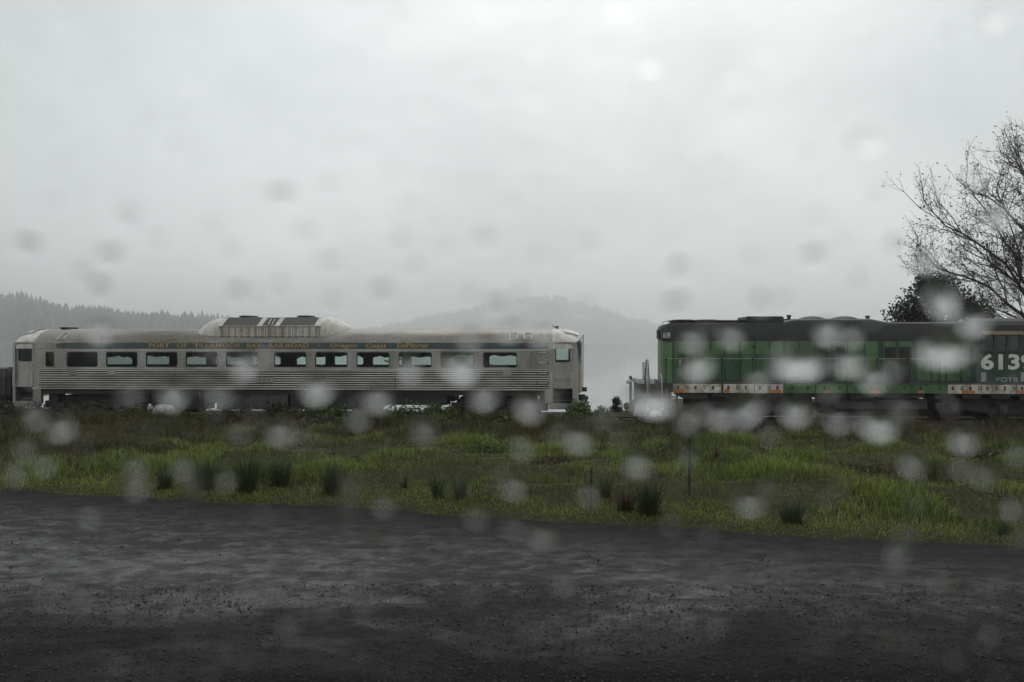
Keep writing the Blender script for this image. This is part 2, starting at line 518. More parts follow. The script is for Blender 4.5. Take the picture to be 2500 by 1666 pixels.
# the gravel lot as its own sheet with a ragged far edge
def lot_mesh():
    xs = axis(-90, 90, -14, 12, .06, 1.12); n = 240
    k = np.linspace(0, 1, n)**1.25
    ye = yedge(xs)
    X = np.repeat(xs[None, :], n, 0)
    Y = -40 + 0*X
    Y[1:] = 1.2 + (ye[None, :] - 1.2)*k[:-1, None]*1.0
    Y[-1] = ye
    rut = (Y - ye[None, :]*.78)
    Z = -.022*np.exp(-((rut)/.32)**2) - .022*np.exp(-((rut + 1.7)/.32)**2) + .012*(fbm(X*.6, Y*.6, 31) - .5) + .02*(fbm(X*3.2, Y*3.2, 37, 3) - .5) + .012*(vnoise(X*11, Y*11, 41) - .5)
    Z[-1] -= .05
    idx = np.arange(X.size).reshape(X.shape)
    q = np.stack([idx[:-1,:-1], idx[:-1,1:], idx[1:,1:], idx[1:,:-1]], -1).reshape(-1, 4)
    return poly_mesh('gravel_lot', np.stack([X, Y, Z], -1).reshape(-1, 3), q, M['lot'], True)
tag(link('gravel_lot', lot_mesh()), kind='structure')
# water of the bay behind the tracks
wm = MB(); wm.add([(-6000, 38, -2.2), (6000, 38, -2.2), (6000, 6000, -2.2), (-6000, 6000, -2.2)], [(0,1,2,3)])
tag(wm.build('bay_water', M['water']), kind='structure')

# hills across the bay
def hill(name, Yd, prof, dep, tree_h, ntrees, seed):
    us = np.array([p[0] for p in prof], float); vv = np.array([p[1] for p in prof], float)
    px = (us - 1250)/F*Yd; pz = CAM_Z + (833 - vv)/F*Yd - tree_h*.8
    def zf(x, y):
        r = np.interp(x*Yd/np.maximum(y, Yd*.8), px, pz)
        k = sstep(y, Yd - dep, Yd)*(1 - .3*sstep(y, Yd, Yd + dep))
        nz = (fbm(x*.004, y*.004, seed) - .5)*.25*np.maximum(r, 0)
        return -5 + (np.maximum(r, -5) + 5)*k + nz*k*(1-k)*3
    xs = np.linspace(px[0], px[-1], 150); ys = np.linspace(Yd - dep, Yd + dep, 40)
    o = tag(link('hill', grid_mesh('hill', xs, ys, zf, M['forest'])), kind='structure')
    r = np.random.default_rng(seed)
    tx = r.uniform(px[0], px[-1], ntrees); ty = Yd - dep*.9 + 1.1*dep*r.random(ntrees)**.6
    tz = zf(tx, ty)
    keep = tz > -1; tx, ty, tz = tx[keep], ty[keep], tz[keep]
    n = len(tx)
    h = tree_h*r.uniform(.4, 1.15, n)*(1 + .9*(vnoise(tx*.014, ty*.014, 3) - .5)); w = h*r.uniform(.20, .42, n)
    K = 6; tiers = ((.0, .95, .45), (.25, .75, .72), (.52, .5, 1.0))
    V, P = [], []
    for (z0, wr, z1) in tiers:
        a = np.linspace(0, 2*np.pi, K, endpoint=False)[None, :] + r.uniform(0, 6, n)[:, None]
        rr = w[:, None]*wr*r.uniform(.6, 1.2, (n, K))
        ring = np.stack([tx[:, None] + rr*np.cos(a), ty[:, None] + rr*np.sin(a), (tz + h*z0)[:, None] - 0*a + r.uniform(-.05, .05, (n, K))*h[:, None]], -1)
        top = np.stack([tx + r.uniform(-.3, .3, n), ty, tz + h*z1], -1)[:, None, :]
        base = sum(len(x) for x in V)
        V.append(np.concatenate([ring, top], 1).reshape(-1, 3))
        i0 = base + np.arange(n)[:, None]*(K + 1)
        for j in range(K):
            P.append(np.concatenate([i0 + j, i0 + (j+1) % K, i0 + K], 1))
    me = poly_mesh('forest', np.concatenate(V), np.concatenate(P), M['forest'])
    return link('forest', me)
tag(hill('hill', 1500, [(-900,640),(-500,690),(-250,712),(0,730),(60,732),(110,738),(170,752),(230,757),(300,766),(360,769),(420,768),(480,776),(560,785),(650,800),(760,818),(900,836)], 420, 25, 4200, 51),
    'misty conifer forest covering the low hill at left beyond the carriage', 'forest', kind='stuff')
tag(hill('hill', 3900, [(700,836),(900,805),(1050,775),(1150,752),(1230,738),(1320,727),(1390,733),(1450,750),(1520,771),(1600,795),(1700,818),(1800,836)], 900, 38, 4200, 57),
    'faint fogged conifer forest on the hill between carriage and locomotive', 'forest', kind='stuff')

# track
def track_piece(name, mb, mat, **kw):
    return tag(mb.build(name, mat, smooth=30), kind='structure', **kw)
bal = MB()
sl = np.linspace(-70, 60, 160)
for i, s_ in enumerate(sl[:-1]):
    s2 = sl[i+1]
    def prof(sv):
        j = lambda k: .05*math.sin(sv*3.1 + k*1.7) + .04*math.sin(sv*7.7 + k)
        return [W(sv, -1.9 + j(1), -.72), W(sv, -.85 + j(2), -.53 + .3*j(3)), W(sv, .2, -.50), W(sv, 2.8, -.50), W(sv, 3.9, -.54), W(sv, 5.0, -.8)]
    bal.loft([prof(s_), prof(s2)], caps=False, closed=False)
bal.f = [tuple(reversed(f)) for f in bal.f]
track_bed = track_piece('track_bed', bal, M['ballast'])
tie_me = None
for i in range(150):
    s_ = -50 + i*.6
    if tie_me is None:
        tie_me = MB().bbox(-.11, .11, -1.28, 1.28, -.14, .03, .015).mesh('railway_tie', M['wood'])
    o = link('railway_tie', tie_me, track_bed)
    o.location = W(s_, 1.5 + random.uniform(-.03, .03), -.51)
    o.rotation_euler = (0, 0, -TH + random.uniform(-.02, .02))
for yl in (.78, 2.22):
    r = MB()
    sec = [(-.07,-.16),(.07,-.16),(.07,-.145),(.012,-.125),(.012,-.04),(.036,-.03),(.036,0),(-.036,0),(-.036,-.03),(-.012,-.04),(-.012,-.125),(-.07,-.145)]
    r.loft([[W(s_, yl + a, ZR + b) for a, b in sec] for s_ in (-70, 60)])
    r.build('rail', M['rail'], track_bed)

# ================================================================== STAINLESS RAILCAR
def rr_loop(x0, x1, z0, z1, r, k=5):
    """rounded rectangle, counter-clockwise seen from -y"""
    out = []
    for cx, cz, a0 in ((x1-r, z0+r, -90), (x1-r, z1-r, 0), (x0+r, z1-r, 90), (x0+r, z0+r, 180)):
        for i in range(k+1):
            a = math.radians(a0 + 90*i/k)
            out.append((cx + r*math.cos(a), cz + r*math.sin(a)))
    return out
def cell(mb, cx0, cx1, cz0, cz1, loop, y, y_in, k=5, flip=False):
    """wall panel with one rounded opening, with the reveal of the opening"""
    corners = [(cx1, cz0), (cx1, cz1), (cx0, cz1), (cx0, cz0)]
    n = len(loop)
    vs_ = [(x, y, z) for x, z in loop] + [(x, y, z) for x, z in corners] + [(x, y_in, z) for x, z in loop]
    fs = []
    for q in range(4):
        for i in range(k):
            fs.append((q*(k+1)+i, n+q, q*(k+1)+i+1))
        a, b = q*(k+1)+k, ((q+1)*(k+1)) % n
        fs.append((a, n+q, n+(q+1) % 4, b))
    for i in range(n):
        fs.append((i, (i+1) % n, n+4+(i+1) % n, n+4+i))
    mb.add(vs_, fs)
def ring(mb, lo_in, lo_out, y0, y1):
    n = len(lo_in)
    mb.loft([[(x, y1, z) for x, z in lo_out], [(x, y0, z) for x, z in lo_out], [(x, y0, z) for x, z in lo_in], [(x, y1, z) for x, z in lo_in]], caps=False)
def disc(mb, loop, y):
    mb.add([(x, y, z) for x, z in loop], [tuple(range(len(loop)))])

RW = 3.0
rs0, rs1 = S(31), S(1413)
RC = (rs0 + rs1)/2
ROFF = (RC, RW/2, ZR)
rdc = tag(empty('railcar', W(RC, RW/2, ZR), -TH),
          'long stainless steel passenger railcar with fluted sides, green letterboard and roof dome', 'railcar')
def part(mb, name, mat, parent=None, smooth=None, label=None):
    o = mb.build(name, mat, parent or rdc, ROFF, smooth)
    if label: o['label'] = label
    return o
Z_FB, Z_FT, Z_WB, Z_WT, Z_LB0, Z_LB1, Z_TOP = .955, 1.765, 1.868, 2.512, 2.668, 2.93, 3.547
wins_u = [(111.4,132.4),(163,238),(259.4,335.3),(356.3,432.8),(453.8,530.7),(552.3,629.2),(669.3,747.7),(770,848),(871,950.3),(973,1053.7),(1075.6,1157),(1179.6,1262)]
wins = [(S(a), S(b)) for a, b in wins_u]
sl0, sl1 = S(94), S(1339)                       # fluted length
# side walls with rounded window openings, near and far
for near in (True, False):
    y, yi = (0.0, .11) if near else (RW, RW - .11)
    mb, li = MB(), MB()
    edges = [sl0] + [(wins[i][1] + wins[i+1][0])/2 for i in range(len(wins)-1)] + [sl1]
    for i, (a, b) in enumerate(wins):
        lo = rr_loop(a, b, Z_WB, Z_WT, .085)
        cell(mb, edges[i], edges[i+1], Z_FT, Z_LB0 - .02, lo, y, yi)
        cell(li, edges[i], edges[i+1], Z_FB, 2.9, lo, yi, yi + (.001 if near else -.001))
    part(mb, 'window_band', M['steel'])
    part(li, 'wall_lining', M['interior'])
# windows
for near in (True, False):
    y = .035 if near else RW - .035
    for i, (a, b) in enumerate(wins):
        w = MB()
        ring(w, rr_loop(a+.022, b-.022, Z_WB+.022, Z_WT-.022, .068), rr_loop(a-.006, b+.006, Z_WB-.006, Z_WT+.006, .09), (-.007 if near else RW+.007), y + (.02 if near else -.02))
        wo = part(w, 'window', M['gasket'])
        g = MB(); disc(g, rr_loop(a+.015, b-.015, Z_WB+.015, Z_WT-.015, .07), y + (.008 if near else -.008))
        part(g, 'pane', M['coach_glass'], wo)
# pillar seams: thin proud strips between window panels
for i in range(len(wins)-1):
    c = (wins[i][1] + wins[i+1][0])/2
    part(MB().box(c-.008, c+.008, -.004, .01, Z_FT+.03, Z_LB0-.03), 'panel_seam', M['steel'])
# belt mouldings
for z0, z1 in ((2.622, 2.652), (2.566, 2.592), (1.752, 1.782)):
    part(MB().bbox(sl0, sl1, -.030, .01, z0, z1, .011), 'belt_moulding', M['flute'], smooth=50)
# fluted lower side (8 flutes), near and far
nfl = 8; pitch = (Z_FT - .02 - Z_FB)/nfl
for near in (True, False):
    sgn = 1 if near else -1; yb = 0 if near else RW
    for j in range(nfl):
        z0 = Z_FB + pitch*(j + .5); pr = []
        for q in range(9):
            a = -math.pi/2 + math.pi*q/8
            pr.append((-.058*math.cos(a)**.8, z0 + pitch*.30*math.sin(a)))
        pr += [(.04, z0 + pitch*.30), (.04, z0 - pitch*.30)]
        fl = MB(); fl.loft([[(s_, yb + sgn*p, z) for p, z in pr] for s_ in (sl0, (sl0+sl1)/2, sl1)])
        part(fl, 'flute', M['flute'], smooth=40)
    part(MB().box(sl0, sl1, min(yb+sgn*.036, yb+sgn*.09), max(yb+sgn*.036, yb+sgn*.09), Z_FB, Z_FT), 'groove_shade_backing', M['black'])  # black strip behind the flutes paints the shade of the grooves
part(MB().bbox(S(80), S(1350), -.045, .05, Z_FB-.075, Z_FB-.01, .012), 'lower_moulding', M['flute'])
# small blank plates and road number plate on the fluting
for u0, u1 in ((170,189),(264,284),(1127,1148),(1229,1250)):
    part(MB().bbox(S(u0), S(u1), -.068, .0, Zv(917,u0), Zv(904.5,u0), .012), 'jack_pad', M['steel'])
np_ = part(MB().bbox(S(626.5), S(668), -.085, .0, Zv(933,647), Zv(921.5,647), .012), 'number_plate', M['steel'])
tm = text_mesh('lettering', '5 5 2', M['gasket'], S(634)-ROFF[0], Zv(930.2,647)-ROFF[2], -.088-ROFF[1], .105, S(660)-S(634), bold=.02)
link('lettering', tm, np_)
# letterboard
lb = part(MB().bbox(S(150), sl1-.02, -.012, .05, Z_LB0, Z_LB1, .006), 'letterboard', M['teal'])
part(MB().bbox(sl0, S(150)-.004, -.010, .05, Z_LB0, Z_LB1, .006), 'letterboard_end', M['steel'])
part(MB().bbox(sl0, sl1-.02, RW-.05, RW+.012, Z_LB0, Z_LB1, .006), 'letterboard', M['teal'])
ROW_Z = 2.712
for txt, u0, u1, hh in (('PORT',364.5,414,.185),('OF',432,457.5,.185),('TILLAMOOK',474,590,.185),('BAY',603,639,.185),('RAILROAD',657,754,.185),('-',777,782,.03),
                    ('Oregon',806,873,.225),('Coast',893.5,943.5,.185),('ExPlorer',970,1047,.200)):
    z = ROW_Z + (.075 if txt == '-' else (-.04 if txt == 'Oregon' else 0))
    t = text_mesh('lettering', txt, M['gold'], S(u0)-ROFF[0], z-ROFF[2], -.017-ROFF[1], hh, S(u1)-S(u0), bold=.012)
    link('lettering', t, lb)
for u in (148, 1279):
    lo = [(S(u) + .20*math.cos(a), (Z_LB0+Z_LB1)/2 + .105*math.sin(a)) for a in np.linspace(0, 2*math.pi, 20, endpoint=False)]
    m_ = MB(); disc(m_, lo, -.022); ring(m_, lo, [(x + .02*np.sign(x - S(u)), z) for x, z in lo], -.024, .0)
    part(m_, 'marker_plate', M['grime'])
# roof: lofted arch with fine longitudinal ribs
def roof_sec(s_, k, ribs=True, n=64):
    out = []
    for q in range(n+1):
        a = math.pi*q/n
        c, s2 = math.cos(a), math.sin(a)
        yv = -math.copysign(abs(c)**(2/2.35), c)*RW/2
        zv = abs(s2)**(2/2.35)*(Z_TOP - Z_LB0)
        rb = .010*(q % 2) if (ribs and abs(c) > .30) else 0
        sc = 1 - rb/1.5
        out.append((s_, RW/2 + yv*sc*(.97 + .03*k), Z_LB0 + zv*k*(1 - rb*.4)))
    return out
rl, rr = S(85), S(1349)
ro = MB(); ro.loft([roof_sec(s_, 1) for s_ in np.linspace(rl, rr, 12)], caps=False, closed=False)
part(ro, 'roof', M['roof_steel'], smooth=30)
ce = MB(); ce.loft([roof_sec(s_, 1, False, 32) for s_ in (rl+.3, rr-.3)], caps=False, closed=False)
ce.v = [(x, RW/2 + (y-RW/2)*.95, z - .06) for x, y, z in ce.v]
part(ce, 'ceiling', M['interior'], smooth=30)
for side, us in (('l', [(85,1.0),(72,.985),(58,.95),(46,.89),(38,.82),(34,.74),(32,.62)]), ('r', [(1349,1.0),(1365,.985),(1380,.95),(1393,.89),(1404,.82),(1409,.76),(1412,.66)])):
    m_ = MB(); m_.loft([roof_sec(S(u), k, False, 32) for u, k in us], caps=False, closed=False)
    lastu, lk = us[-1]
    e = roof_sec(S(lastu), lk, False, 32); m_.add(e, [tuple(range(len(e)))])
    part(m_, 'end_roof', M['cream'], smooth=45)
# visor band over the end roof
for us in ([(60,.98),(46,.91),(37,.83),(30,.75)], [(1378,.98),(1393,.91),(1405,.83),(1415,.76)]):
    m_ = MB(); secs = []
    for u, k in us:
        q = roof_sec(S(u), k, False, 32)[9:24]
        secs.append([(x, y, z + .035) for x, y, z in q] + [(x, y, z + .012) for x, y, z in reversed(q)])
    m_.loft(secs); part(m_, 'roof_visor', M['cream'], smooth=40)
# vestibule ends with doors and step wells
def vestibule(u0, u1, du0, du1, right):
    x0, x1, d0, d1 = S(u0), S(u1), S(du0), S(du1)
    zt = Z_LB1 + .02
    z_dt, z_db = Zv(838, 1375), Zv(948, 1375)
    zs = Zv(1000, 1375)
    for y0, y1 in ((0, .12), (RW-.12, RW)):
        m_ = MB()
        m_.box(x0, d0, y0, y1, zs + (.0 if right else .1), zt); m_.box(d1, x1, y0, y1, zs, zt); m_.box(d0, d1, y0, y1, z_dt, zt)
        part(m_, 'vestibule_side', M['steel'])
    # rounded surround
    m_ = MB(); ring(m_, rr_loop(d0, d1, z_db, z_dt, .12), rr_loop(d0-.05, d1+.05, z_db-.02, z_dt+.05, .16), -.02, .06)
    part(m_, 'door_frame', M['steel'], smooth=40)
    dw = d1 - d0
    w0, w1, wz0, wz1 = d0 + dw*.16, d1 - dw*.16, Zv(883,1375), Zv(850,1375)
    for yy, sg in ((.07, 1), (RW-.07, -1)):
        m_ = MB(); lo = rr_loop(w0, w1, wz0, wz1, .05)
        cell(m_, d0, d1, z_db, z_dt, lo, yy, yy + .05*sg)
        door = part(m_, 'door', M['steel'])
        g = MB(); disc(g, rr_loop(w0, w1, wz0, wz1, .05), yy + .025*sg); part(g, 'pane', M['coach_glass'], door)
        if sg == 1:
            f = MB(); ring(f, rr_loop(w0+.012, w1-.012, wz0+.012, wz1-.012, .05), rr_loop(w0-.03, w1+.03, wz0-.03, wz1+.03, .07), .052, .08)
            part(f, 'window_frame', M['gasket'], door)
            part(MB().tube([(d1-.02,.03,Zv(888,1390)), (d1+.12,.01,Zv(888,1390))], .018), 'handle', M['clean_white'], door)
            part(MB().tube([(d0+.1,.068,z_db+.25), (d0+.1,.068,z_db+.9)], .004), 'seam', M['gasket'], door)
    # end wall, floor, bulkhead with opening
    xe = x1 if right else x0
    part(MB().box(min(xe, xe+(-.1 if right else .1)), max(xe, xe+(-.1 if right else .1)), .12, RW-.12, zs+.35, zt-.02), 'end_wall', M['steel'])
    part(MB().box(x0+.1, x1-.1, .12, RW-.12, z_db-.05, z_db), 'vestibule_floor', M['interior']) if False else None
    # step well
    part(MB().box(d0-.03, d1+.03, .55, .60, zs, z_db), 'step_back', M['black'])
    for k in range(3):
        zk = zs + .06 + k*(z_db - zs)/3.1
        part(MB().box(d0, d1, .10+.14*k, .26+.14*k, zk-.02, zk), 'step', M['grime'])
    part(MB().bbox(d0-.04, d1+.04, -.01, .10, zs, zs+.25, .015), 'step_panel', M['steel'])
    # grab rails
    for xx in (d0-.07, d1-.03):
        part(MB().tube([(xx,.01,z_db-.05), (xx,-.06,z_db), (xx,-.06,z_db+.62), (xx,.01,z_db+.68)], .013), 'grab_rail', M['clean_white'])
vestibule(1339, 1413, 1349.5, 1398, True)
vestibule(31, 94, 37.5, 80, False)
# faint number on the right door
link('lettering', text_mesh('lettering', 'RDC 552', M['grime'], S(1354)-ROFF[0], Zv(932,1375)-ROFF[2], .066-ROFF[1], .10, S(1391)-S(1354)), rdc)
# ladder irons by the right door
for v in (861, 886.5, 912, 935.5):
    m_ = MB(); z = Zv(v, 1325)
    m_.tube([(S(1312),0,z), (S(1312),-.085,z), (S(1337),-.085,z), (S(1337),0,z)], .014)
    part(m_, 'grab_iron', M['clean_white'])
    for u in (1312, 1337):
        part(MB().bbox(S(u)-.035, S(u)+.035, -.062, 0, z-.035, z+.035, .01), 'iron_foot', M['gasket'])
for u in (1297, 1319):
    part(MB().box(S(u)-.004, S(u)+.004, -.005, .01, Z_FT+.03, Z_LB0-.12), 'panel_seam', M['gasket'])
# roof fittings
def roof_y(z):
    k = max(0.0, min(1.0, (z - Z_LB0)/(Z_TOP - Z_LB0)))
    return RW/2*(1 - (1 - k**2.35)**(1/2.35))
for u0, u1, sk in ((1244,1262,0),(1280,1297,0),(1317,1322,0),(1337,1341,0),(136,152,.09)):
    sm = (u1 - u0) < 8
    z0, z1 = (Zv(817,u0), Zv(813.5,u0)) if sm else (Zv(828,u0), Zv(813,u0))
    y0, y1 = roof_y(z0) - .03, roof_y(z1) - .03
    a, b = S(u0), S(u1); m_ = MB(); w = .035 if not sm else .02
    def bar(p, q): m_.tube([p, q], w*.7, 4)
    P_ = [(a,y0,z0),(b,y0,z0),(b+sk,y1,z1),(a+sk,y1,z1)]
    for i in range(4): bar(P_[i], P_[(i+1) % 4])
    hf = part(m_, 'hatch_frame', M['clean_white'])
    part(MB().add([(x, y+.02, z) for x, y, z in P_], [(0,1,2,3)]), 'hatch_cover', M['grime'], hf)
hb = MB(); hb.bbox(S(107), S(128), 1.1, 1.9, Z_TOP+.05, Z_TOP+.085); hb.box(S(122), S(131), 1.15, 1.85, Z_TOP-.02, Z_TOP+.05); hb.box(S(109), S(111), 1.15, 1.85, Z_TOP-.03, Z_TOP+.05)
part(hb, 'roof_vent', M['grime'])
hn = MB(); hn.cyl((S(1352),1.45,Z_TOP+.075), (S(1361),1.45,Z_TOP+.075), .03, .055); hn.box(S(1359), S(1364), 1.38, 1.52, Z_TOP-.05, Z_TOP+.13); hn.tube([(S(1352),1.45,Z_TOP+.06),(S(1349),1.45,Z_TOP+.1),(S(1348.5),1.45,Z_TOP+.17)], .012)
part(hn, 'horn', M['grime'])
# end gear: diaphragm post, marker rods, mirror, couplers
dm = MB(); dm.bbox(rs1, S(1423), .95, 2.05, .75, 3.02, .04)
dia = part(dm, 'end_door_frame', M['cream'])
m_ = MB(); ring(m_, rr_loop(S(1415.2), S(1419.8), Zv(886,1417), Zv(846,1417), .035), rr_loop(S(1414.5), S(1420.6), Zv(887,1417), Zv(845,1417), .045), .93, .96); part(m_, 'window_frame', M['grime'], dia)
dm = MB(); dm.bbox(S(28), rs0, .95, 2.05, .55, 2.98, .04); part(dm, 'end_door_frame', M['grime'])
part(MB().tube([(S(1413),.3,Zv(833,1417)), (S(1420),.2,Zv(826,1417)), (S(1424.5),.2,Zv(817,1424)), (S(1424),.2,Zv(832,1424)), (S(1423.5),.2,Zv(950,1424))], .016), 'end_hose', M['black'])
part(MB().tube([(rs1-.03,.02,Z_LB1+.05), (rs1+.02,.0,Z_LB1-.05), (rs1+.03,.0,2.45), (rs1,.03,2.1)], [.09,.10,.05,.02], 8), 'corner_pipe', M['grime'], smooth=40)
part(MB().bbox(rs1-.01, rs1+.035, -.012, .06, Zv(957,1412), Zv(905,1412), .01), 'orange_strip', M['orange'])
for xe, sg in ((rs1, 1), (rs0, -1)):
    c = MB(); c.bbox(min(xe, xe+.33*sg), max(xe, xe+.33*sg), 1.2, 1.8, .36, .62, .03); c.bbox(min(xe+.1*sg, xe+.45*sg), max(xe+.1*sg, xe+.45*sg), 1.05, 1.95, .42, .55, .03)
    c.tube([(xe+.1*sg,1.3,.4),(xe+.2*sg,1.2,.12),(xe+.3*sg,1.25,.2),(xe+.4*sg,1.3,.42)], .025)
    part(c, 'coupler', M['black'])
    c = MB(); c.bbox(min(xe+.05*sg, xe+.40*sg), max(xe+.05*sg, xe+.40*sg), 1.3, 1.7, .76, .95, .05); c.box(min(xe, xe+.1*sg), max(xe, xe+.1*sg), 1.2, 1.8, .7, 1.0)
    part(c, 'drawbar_box', M['black'])
    part(MB().tube([(xe+.05*sg,.5,.35),(xe+.12*sg,.45,-.05),(xe+.32*sg,.5,-.22)], .035), 'brake_hose', M['black'])
# roof dome with radiator grilles
db0, db1 = S(529), S(777)
zb, zm, ztp = 3.14, 3.66, 4.05
def dome_sec(s_, w, top, mid):
    y0, y1 = RW/2 - 1.25*w, RW/2 + 1.25*w
    yt0, yt1 = RW/2 - .74*w, RW/2 + .74*w
    z0 = 3.05
    return [(s_, y0, z0), (s_, y0, mid), (s_, yt0, top), (s_, RW/2, top + .03*w), (s_, yt1, top), (s_, y1, mid), (s_, y1, z0)]
dom = MB(); dom.loft([dome_sec(db0, 1, ztp, zm), dome_sec(db1, 1, ztp, zm)])
dome = part(dom, 'roof_dome', M['cream'])
def nose(u0, u1, wmin, tmin):
    m_ = MB(); secs = []
    N = 12
    for i in range(N+1):
        k = i/N
        w = math.sqrt(max(0, 1 - k**2.6))*(1 - wmin) + wmin
        top = tmin + (ztp - tmin)*(1 - k**2.0)
        mid = 3.20 + (zm + .06 - 3.20)*(1 - k**1.5)
        s_ = S(u0) + (S(u1, 1.0) - S(u0))*k
        y0, yt = RW/2 - 1.26*w, .76*w
        q = []
        pts = [(-1.26*w, 3.02), (-1.26*w, 3.02 + (mid-3.02)*.6), (-1.18*w, mid), (-1.0*w, mid + (top-mid)*.55), (-yt, top - .02), (0, top + .035*w), (yt, top - .02), (1.0*w, mid + (top-mid)*.55), (1.18*w, mid), (1.26*w, 3.02 + (mid-3.02)*.6), (1.26*w, 3.02)]
        secs.append([(s_, RW/2 + a, b) for a, b in pts])
    m_.loft(secs)
    if u1 < u0: m_.f = [tuple(reversed(f)) for f in m_.f]
    return part(m_, 'dome_nose', M['cream'], dome, 50)
nose(531, 486, .72, 3.42); nose(775, 852, .22, 3.55)
def slope_pt(u, v):
    """a point of the dome's sloping upper flank"""
    k = (v - 796)/(775 - 796); yl = .25 + k*(.76 - .25); z = zm + k*(ztp - zm)
    return (S(u, yl), yl, z)
nv = Vector((0, -(ztp-zm), (.76-.25))).normalized()
for us in ((542.8,558.5,641.4,626.4),(682.5,696.5,778.8,766.7)):
    bl, tl, tr, br = [Vector(slope_pt(u, v)) for u, v in zip(us, (795, 775.8, 775.8, 795))]
    m_ = MB(); o_ = nv*.02; m_.loft([[p + nv*.003 for p in (bl, br, tr, tl)], [p + o_ for p in (bl, br, tr, tl)]])
    part(m_, 'dark_panel', M['solar'], dome)
# open bay between the panels
bl, tl, tr, br = [Vector(slope_pt(u, v)) for u, v in zip((638.6,655.4,684,669), (796, 776, 776, 796))]
m_ = MB(); m_.add([p + nv*.012 for p in (bl, br, tr, tl)], [(0,1,2,3)])
ob_ = part(m_, 'open_bay', M['grime'], dome)
for u in (655, 664):
    part(MB().cyl(Vector(slope_pt(u, 795)) + nv*.03, Vector(slope_pt(u+8, 781)) + nv*.03, .035), 'pipe', M['steel'], ob_)
# grille band
part(MB().box(db0+.01, db1-.01, .215, .26, zb+.02, zm-.015), 'grille_backing', M['grime'], dome)
part(MB().bbox(db0-.03, db1+.03, .16, .30, zm-.03, zm+.015, .01), 'grille_cap', M['grille'], dome)
nb = 15
gme = None
for i in range(nb):
    a = db0 + (db1-db0)*i/nb; b = db0 + (db1-db0)*(i+1)/nb
    m_ = MB()
    m_.box(a+.012, a+.075, .185, .214, zb+.05, zm-.05); m_.box(b-.075, b-.012, .185, .214, zb+.05, zm-.05)
    nl = 8
    for j in range(nl):
        z0 = zb + .06 + (zm-.12-zb)*j/nl
        m_.add([(a+.075,.188,z0+.02),(b-.075,.188,z0+.02),(b-.075,.212,z0+.05),(a+.075,.212,z0+.05)], [(0,1,2,3)])
    part(m_, 'grille_panel', M['grille'], dome)
part(MB().bbox(db0, db1, .17, .28, zb-.02, zb+.03, .01), 'grille_sill', M['roof_steel'], dome)
for u0, u1 in ((588,628),(728,768)):
    a, b = S(u0,1.5), S(u1,1.5); m_ = MB()
    m_.loft([[((a+b)/2 + (b-a)/2*k*math.cos(t), 1.5 + .7*k*math.sin(t), z) for t in np.linspace(0, 2*math.pi, 20, endpoint=False)] for k, z in ((.95, ztp+.03), (1, ztp+.075), (.8, ztp+.10), (.2, ztp+.115))])
    part(m_, 'fan_cover', M['grime'], dome, 40)
# interior: floor, partition, curtains, seats
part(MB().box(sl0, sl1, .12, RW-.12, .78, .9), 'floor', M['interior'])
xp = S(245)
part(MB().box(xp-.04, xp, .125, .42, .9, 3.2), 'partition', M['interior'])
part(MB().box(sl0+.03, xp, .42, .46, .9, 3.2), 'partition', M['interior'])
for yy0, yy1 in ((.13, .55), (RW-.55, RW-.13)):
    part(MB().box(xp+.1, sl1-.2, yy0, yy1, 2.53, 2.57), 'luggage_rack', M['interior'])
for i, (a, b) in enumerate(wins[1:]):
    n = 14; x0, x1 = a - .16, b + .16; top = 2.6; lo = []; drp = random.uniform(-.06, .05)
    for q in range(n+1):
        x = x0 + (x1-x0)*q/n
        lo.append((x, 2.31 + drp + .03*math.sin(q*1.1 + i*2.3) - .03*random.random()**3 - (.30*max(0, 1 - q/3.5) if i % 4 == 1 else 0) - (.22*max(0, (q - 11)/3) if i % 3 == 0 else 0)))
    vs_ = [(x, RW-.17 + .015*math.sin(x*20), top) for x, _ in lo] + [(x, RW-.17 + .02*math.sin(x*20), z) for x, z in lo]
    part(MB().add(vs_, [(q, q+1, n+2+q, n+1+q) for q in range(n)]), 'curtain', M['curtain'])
# a fallen blind hanging across one window
a, b = wins[8]
part(MB().tube([(a+.6,RW-.2,2.08),(a+.85,RW-.2,2.04),(a+1.1,RW-.2,2.09),(b+.0,RW-.2,2.17)], .035, 5), 'curtain', M['curtain'])
seat_me = None
srange = np.arange(S(262), S(1262), .92)
for yy in (.22, 1.82):
    for s_ in srange:
        if seat_me is None:
            m_ = MB(); m_.bbox(-.05, .09, 0, .96, .35, 1.10, .05); m_.bbox(-.05, .42, 0, .96, .30, .44, .04); m_.box(.05, .3, .1, .86, 0, .3)
            seat_me = m_.mesh('seat', M['curtain'])
        o = link('seat', seat_me, rdc); o.location = (s_ - ROFF[0], yy - ROFF[1], .78 - ROFF[2] + random.uniform(-.05, .05))
# underframe equipment
def ubox(u0, u1, v1, name, mat, y0=.25, y1=1.1, v0=952):
    return part(MB().bbox(S(u0), S(u1), y0, y1, Zv(v1, u0, y0), Zv(v0, u0, y0), .03), name, mat)
part(MB().box(S(96), S(1337), .10, RW-.10, .66, .93), 'underframe', M['black'])
part(MB().box(S(330), S(1105), .6, 2.4, .35, .66), 'centre_tank', M['black'])
ubox(330, 358, 985, 'battery_box', M['black']); ubox(362, 492, 1001, 'engine_box', M['black'], .2, 1.4)
ubox(495, 522, 985, 'locker', M['grime'], .12, .9); b1 = ubox(525, 700, 1000, 'radiator_box', M['grime'], .14, 1.2)
for u in (541, 553, 566, 592, 603):
    part(MB().cyl((S(u),.145,Zv(968,u)), (S(u),.12,Zv(968,u)), .075, n=14), 'vent_hole', M['black'], b1)
ubox(704, 920, 1000, 'engine_box', M['black'], .2, 1.6); ubox(885, 918, 1008, 'sump', M['black'], .5, 1.3)
